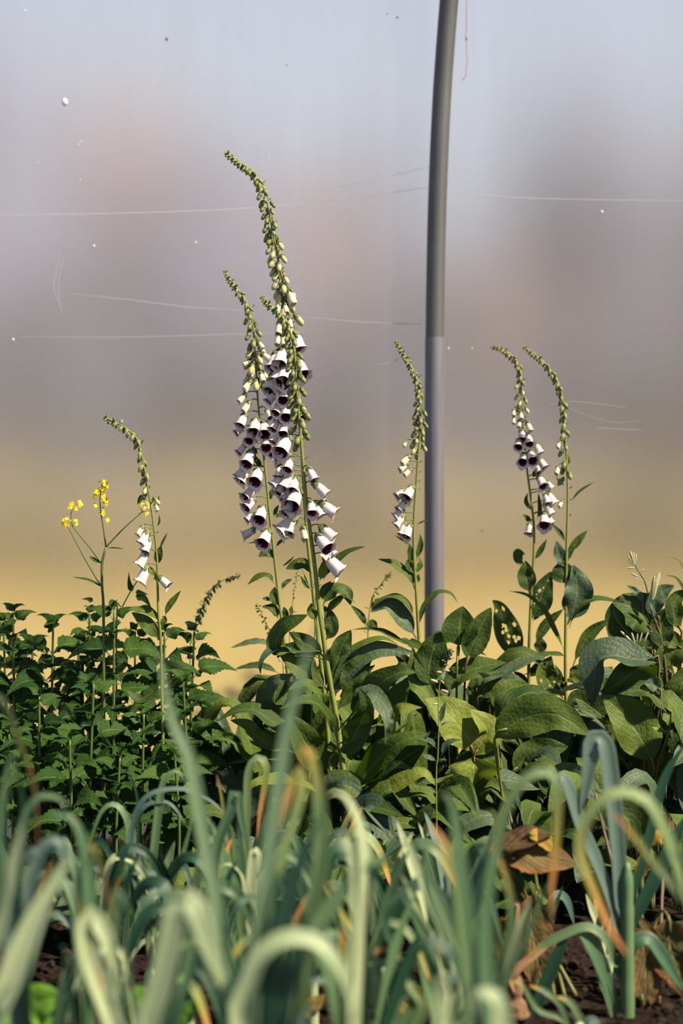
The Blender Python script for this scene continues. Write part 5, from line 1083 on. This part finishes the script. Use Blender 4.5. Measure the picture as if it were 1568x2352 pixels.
leek(540, 2.7, 'upright leek in the back row with square-folded blade tops', [
    (L1, [(1450, 1600), (1300, 1100), (1290, 850), (1340, 660), (1390, 540), (1405, 440), (1430, 480), (1450, 620), (1490, 820)], 60, 'leek', (0, -.9, .5)), (L2, [(150, 1500), (120, 1000), (90, 700), (60, 620)], 44, 'leek'), (L2, [(180, 1500), (160, 1000), (130, 700), (110, 520)], 36, 'leek'), (L2, [(220, 1500), (195, 1100), (205, 900), (218, 790), (245, 830), (240, 950)], 62, 'leekp', (0, -.9, .6)),
    (L2, [(170, 1400), (240, 1000), (330, 850), (400, 740), (470, 720)], 40, 'leekp'), (L2, [(200, 1500), (180, 1150), (150, 940), (60, 875), (0, 910)], 38, 'leekp', (0, -.7, .8))])
leek(585, 2.8, 'leek behind centre with a hooked blade and a hanging straw-coloured tip', [
    (L2, [(190, 1300), (170, 900), (175, 500), (185, 320), (235, 235), (285, 270), (285, 380), (255, 550), (233, 740)], 46, 'leekl', (0, -.9, .5)), (L2, [(150, 1300), (60, 700), (20, 450), (-10, 330)], 26, 'leekt'), (L2, [(210, 1300), (300, 900), (290, 700), (270, 560)], 40, 'leekd')])
# lesser leeks filling the rows, spread over the bed
def small_leek(x, d, h, n, label, rs, group=None, wd=(.009, .019)):
    rnd = random.Random(rs)
    root = plant('leek', x, d, label, 'leek', group)
    b = root.location.copy(); hs = h*.3
    v, f, uv = tube([b+Vector((0, 0, -.02)), b+Vector((0, 0, hs*.5)), b+Vector((0, 0, hs))], .011, .009, 8, 10)
    obj('shank', to_mesh('shank', v, f, [MAT['leekp']], uv, origin=b), root)
    fan = rnd.uniform(-.7, .7)
    for i in range(n):
        s = -1 if i % 2 else 1; az = fan+(0 if s > 0 else math.pi)+rnd.uniform(-.35, .35)
        o = Vector((math.cos(az), math.sin(az), 0)); L = h*rnd.uniform(.75, 1.15); out = rnd.uniform(.25, .8)
        top = b+Vector((0, 0, hs))+o*L*out*.35+Vector((0, 0, L*.72))
        bend = rnd.random()
        q = [b+Vector((0, 0, hs*.3)), b+Vector((0, 0, hs*.9)), b+Vector((0, 0, hs))+o*L*out*.15+Vector((0, 0, L*.35)), top]
        if bend < .55:
            q += [top+o*L*.13+Vector((0, 0, L*.03)), top+o*L*.24-Vector((0, 0, L*.10)), top+o*L*.34-Vector((0, 0, L*rnd.uniform(.25, .45)))]
        else: q += [top+o*L*.10+Vector((0, 0, L*.25))]
        m = rnd.choice(['leek', 'leek', 'leek', 'leekb', 'leekt', 'leekl', 'leekp', 'leekd', 'leekd', 'leekd', 'leekd'])
        leaf(root, q, rnd.uniform(*wd)*(1.25 if d > 2.5 else 1), (rnd.uniform(-.5, .5)-o.x*.0, -1, .5), m, prof=strap, cup=rnd.uniform(.1, .4), ribs=.02, nu=34, nv=6, name='blade', rnd=rnd)
    return root
ORD = ['first', 'second', 'third', 'fourth', 'fifth', 'sixth', 'seventh', 'eighth', 'ninth', 'tenth', 'eleventh', 'twelfth', 'thirteenth', 'fourteenth']
ROWS = [(3.05, .24, 9, 'rearmost row against the leafy plants', 30), (2.78, .27, 9, 'row second from the rear', 60), (2.50, .27, 8, 'middle row of the bed', 90), (2.25, .26, 6, 'row second from the front', 130)]
for d_, h_, n_, rl, rs in ROWS:
    for i in range(n_):
        x = -30+1500*(i+.5)/n_+random.Random(rs+i).uniform(-35, 35)
        if x > 1130 : 
            if x > 1130 and d_ < 3: continue
            hh = h_*.6
        else: hh = h_
        small_leek(x, d_+random.Random(rs*3+i).uniform(-.06, .06), hh, 5 if d_ > 2.4 else 4, 'smaller leek in the %s, %s from left' % (rl, ORD[i]), rs+i, 'small leeks filling the rows')

# ---------------------------------------------------------------- low things on the soil
def low(name, x, d, label, mat, leaves, cat='plant', group=None):
    root = plant(name, x, d, label, cat, group)
    for blk, pp, w_, h in leaves:
        pts = Z(blk, pp, d); up = name == 'fallen_leaf' and pts[0].z > .03
        leaf(root, ([root.location+Vector((0, 0, -.005))] if up else [])+pts, w_/blk[2]/FPX*d, h, mat, pf=.35 if up else .05, cup=.15, wave=.15, wf=1.7)
    return root
low('lettuce', 90, 2.35, 'bright green low leafy seedling in the lower left corner', 'lettuce', [(L1, [(100, 1830), (180, 1740), (260, 1690), (380, 1660)], 260, CAM), (L1, [(100, 1850), (40, 1750), (0, 1650), (-20, 1560)], 150, UPC), (L1, [(150, 1900), (230, 1850), (320, 1820), (380, 1800)], 130, UP), (L1, [(100, 1900), (60, 1800), (150, 1740), (60, 1700)], 120, CAM)])
low('lettuce', 290, 2.4, 'bright green low leafy seedling under the broad central leek blades', 'lettuce', [(L1, [(700, 1850), (640, 1740), (590, 1680), (550, 1620)], 200, CAM), (L1, [(740, 1850), (800, 1740), (860, 1680), (930, 1660)], 260, CAM), (L1, [(700, 1900), (760, 1830), (830, 1800), (920, 1800)], 180, UP), (L1, [(700, 1880), (700, 1750), (740, 1680), (760, 1620)], 130, CAM)])
low('lettuce', 430, 2.45, 'bright green low leafy seedling right of the wide folded leek blade', 'lettuce', [(L1, [(1080, 1850), (1120, 1770), (1170, 1730), (1230, 1710)], 130, UPC), (L1, [(1060, 1880), (1030, 1800), (1090, 1740), (1060, 1700)], 100, CAM)])
low('fallen_leaf', 705, 2.72, 'yellow dying leaf on the soil at bottom centre', 'yellow', [(L2, [(520, 1800), (560, 1740), (640, 1660)], 110, (0, -.8, .6))], 'leaf')
low('fallen_leaf', 925, 2.75, 'orange speckled leaf lying on the soil right of bottom centre', 'yellow', [(L2, [(1080, 1720), (1140, 1760), (1210, 1790)], 66, (0, -.7, .7))], 'leaf')
low('fallen_leaf', 905, 2.98, 'curled rust-brown leaf standing behind the diagonal leek blades', 'brown', [(L2, [(1060, 1330), (1040, 1250), (1080, 1170), (1110, 1180)], 90, CAM)], 'leaf')
low('fallen_leaf', 1000, 2.98, 'small brown crumpled leaf right of the diagonal leek blade', 'brown', [(L2, [(1330, 1270), (1290, 1230), (1260, 1170)], 70, CAM)], 'leaf')
low('fallen_leaf', 740, 2.9, 'dark brown withered leaf hanging behind the bottom hooped blade', 'brown', [(L2, [(600, 1440), (560, 1540), (530, 1640)], 110, CAM)], 'leaf')
low('fallen_leaf', 1150, 2.9, 'small orange leaf scrap beside the dead woody stalk', 'yellow', [(L3, [(470, 1230), (495, 1210), (520, 1170)], 44, CAM)], 'leaf')
low('fallen_leaf', 1200, 3.05, 'brown leaf flat on dark soil right of the dead stalk', 'brown', [(L3, [(820, 1700), (900, 1650), (1010, 1640), (1080, 1680)], 120, (0, -.6, .8))], 'leaf')
low('cabbage', 1500, 3.1, 'low green leaf plant at the lower right corner edge', 'broad', [(L3, [(1540, 1835), (1540, 1740), (1560, 1640)], 100, CAM), (L3, [(1430, 1300), (1480, 1250), (1580, 1210)], 26, UPC)], 'plant')
# crumbs of soil
crumb = plain('soil_crumb', (.012, .007, .005, 1), .95, var=.4)
a = Acc()
for i in range(900):
    bx = R.uniform(-.9, .9); by = R.uniform(2.3, 3.6); s = R.uniform(.004, .014)
    bm = bmesh.new(); bmesh.ops.create_icosphere(bm, subdivisions=1, radius=1)
    v = [Vector((bx, by, .006+.012*noise.noise(Vector((bx*7, by*7, 0)))))+q.co*s*(1+.5*noise.noise(q.co*2+Vector((i, 0, 0)))) for q in bm.verts]; f = [tuple(x.index for x in q.verts) for q in bm.faces]
    bm.free(); a.add(v, f)
obj('soil_crumbs', a.mesh('soil_crumbs', [crumb], smooth=False), kind='stuff')
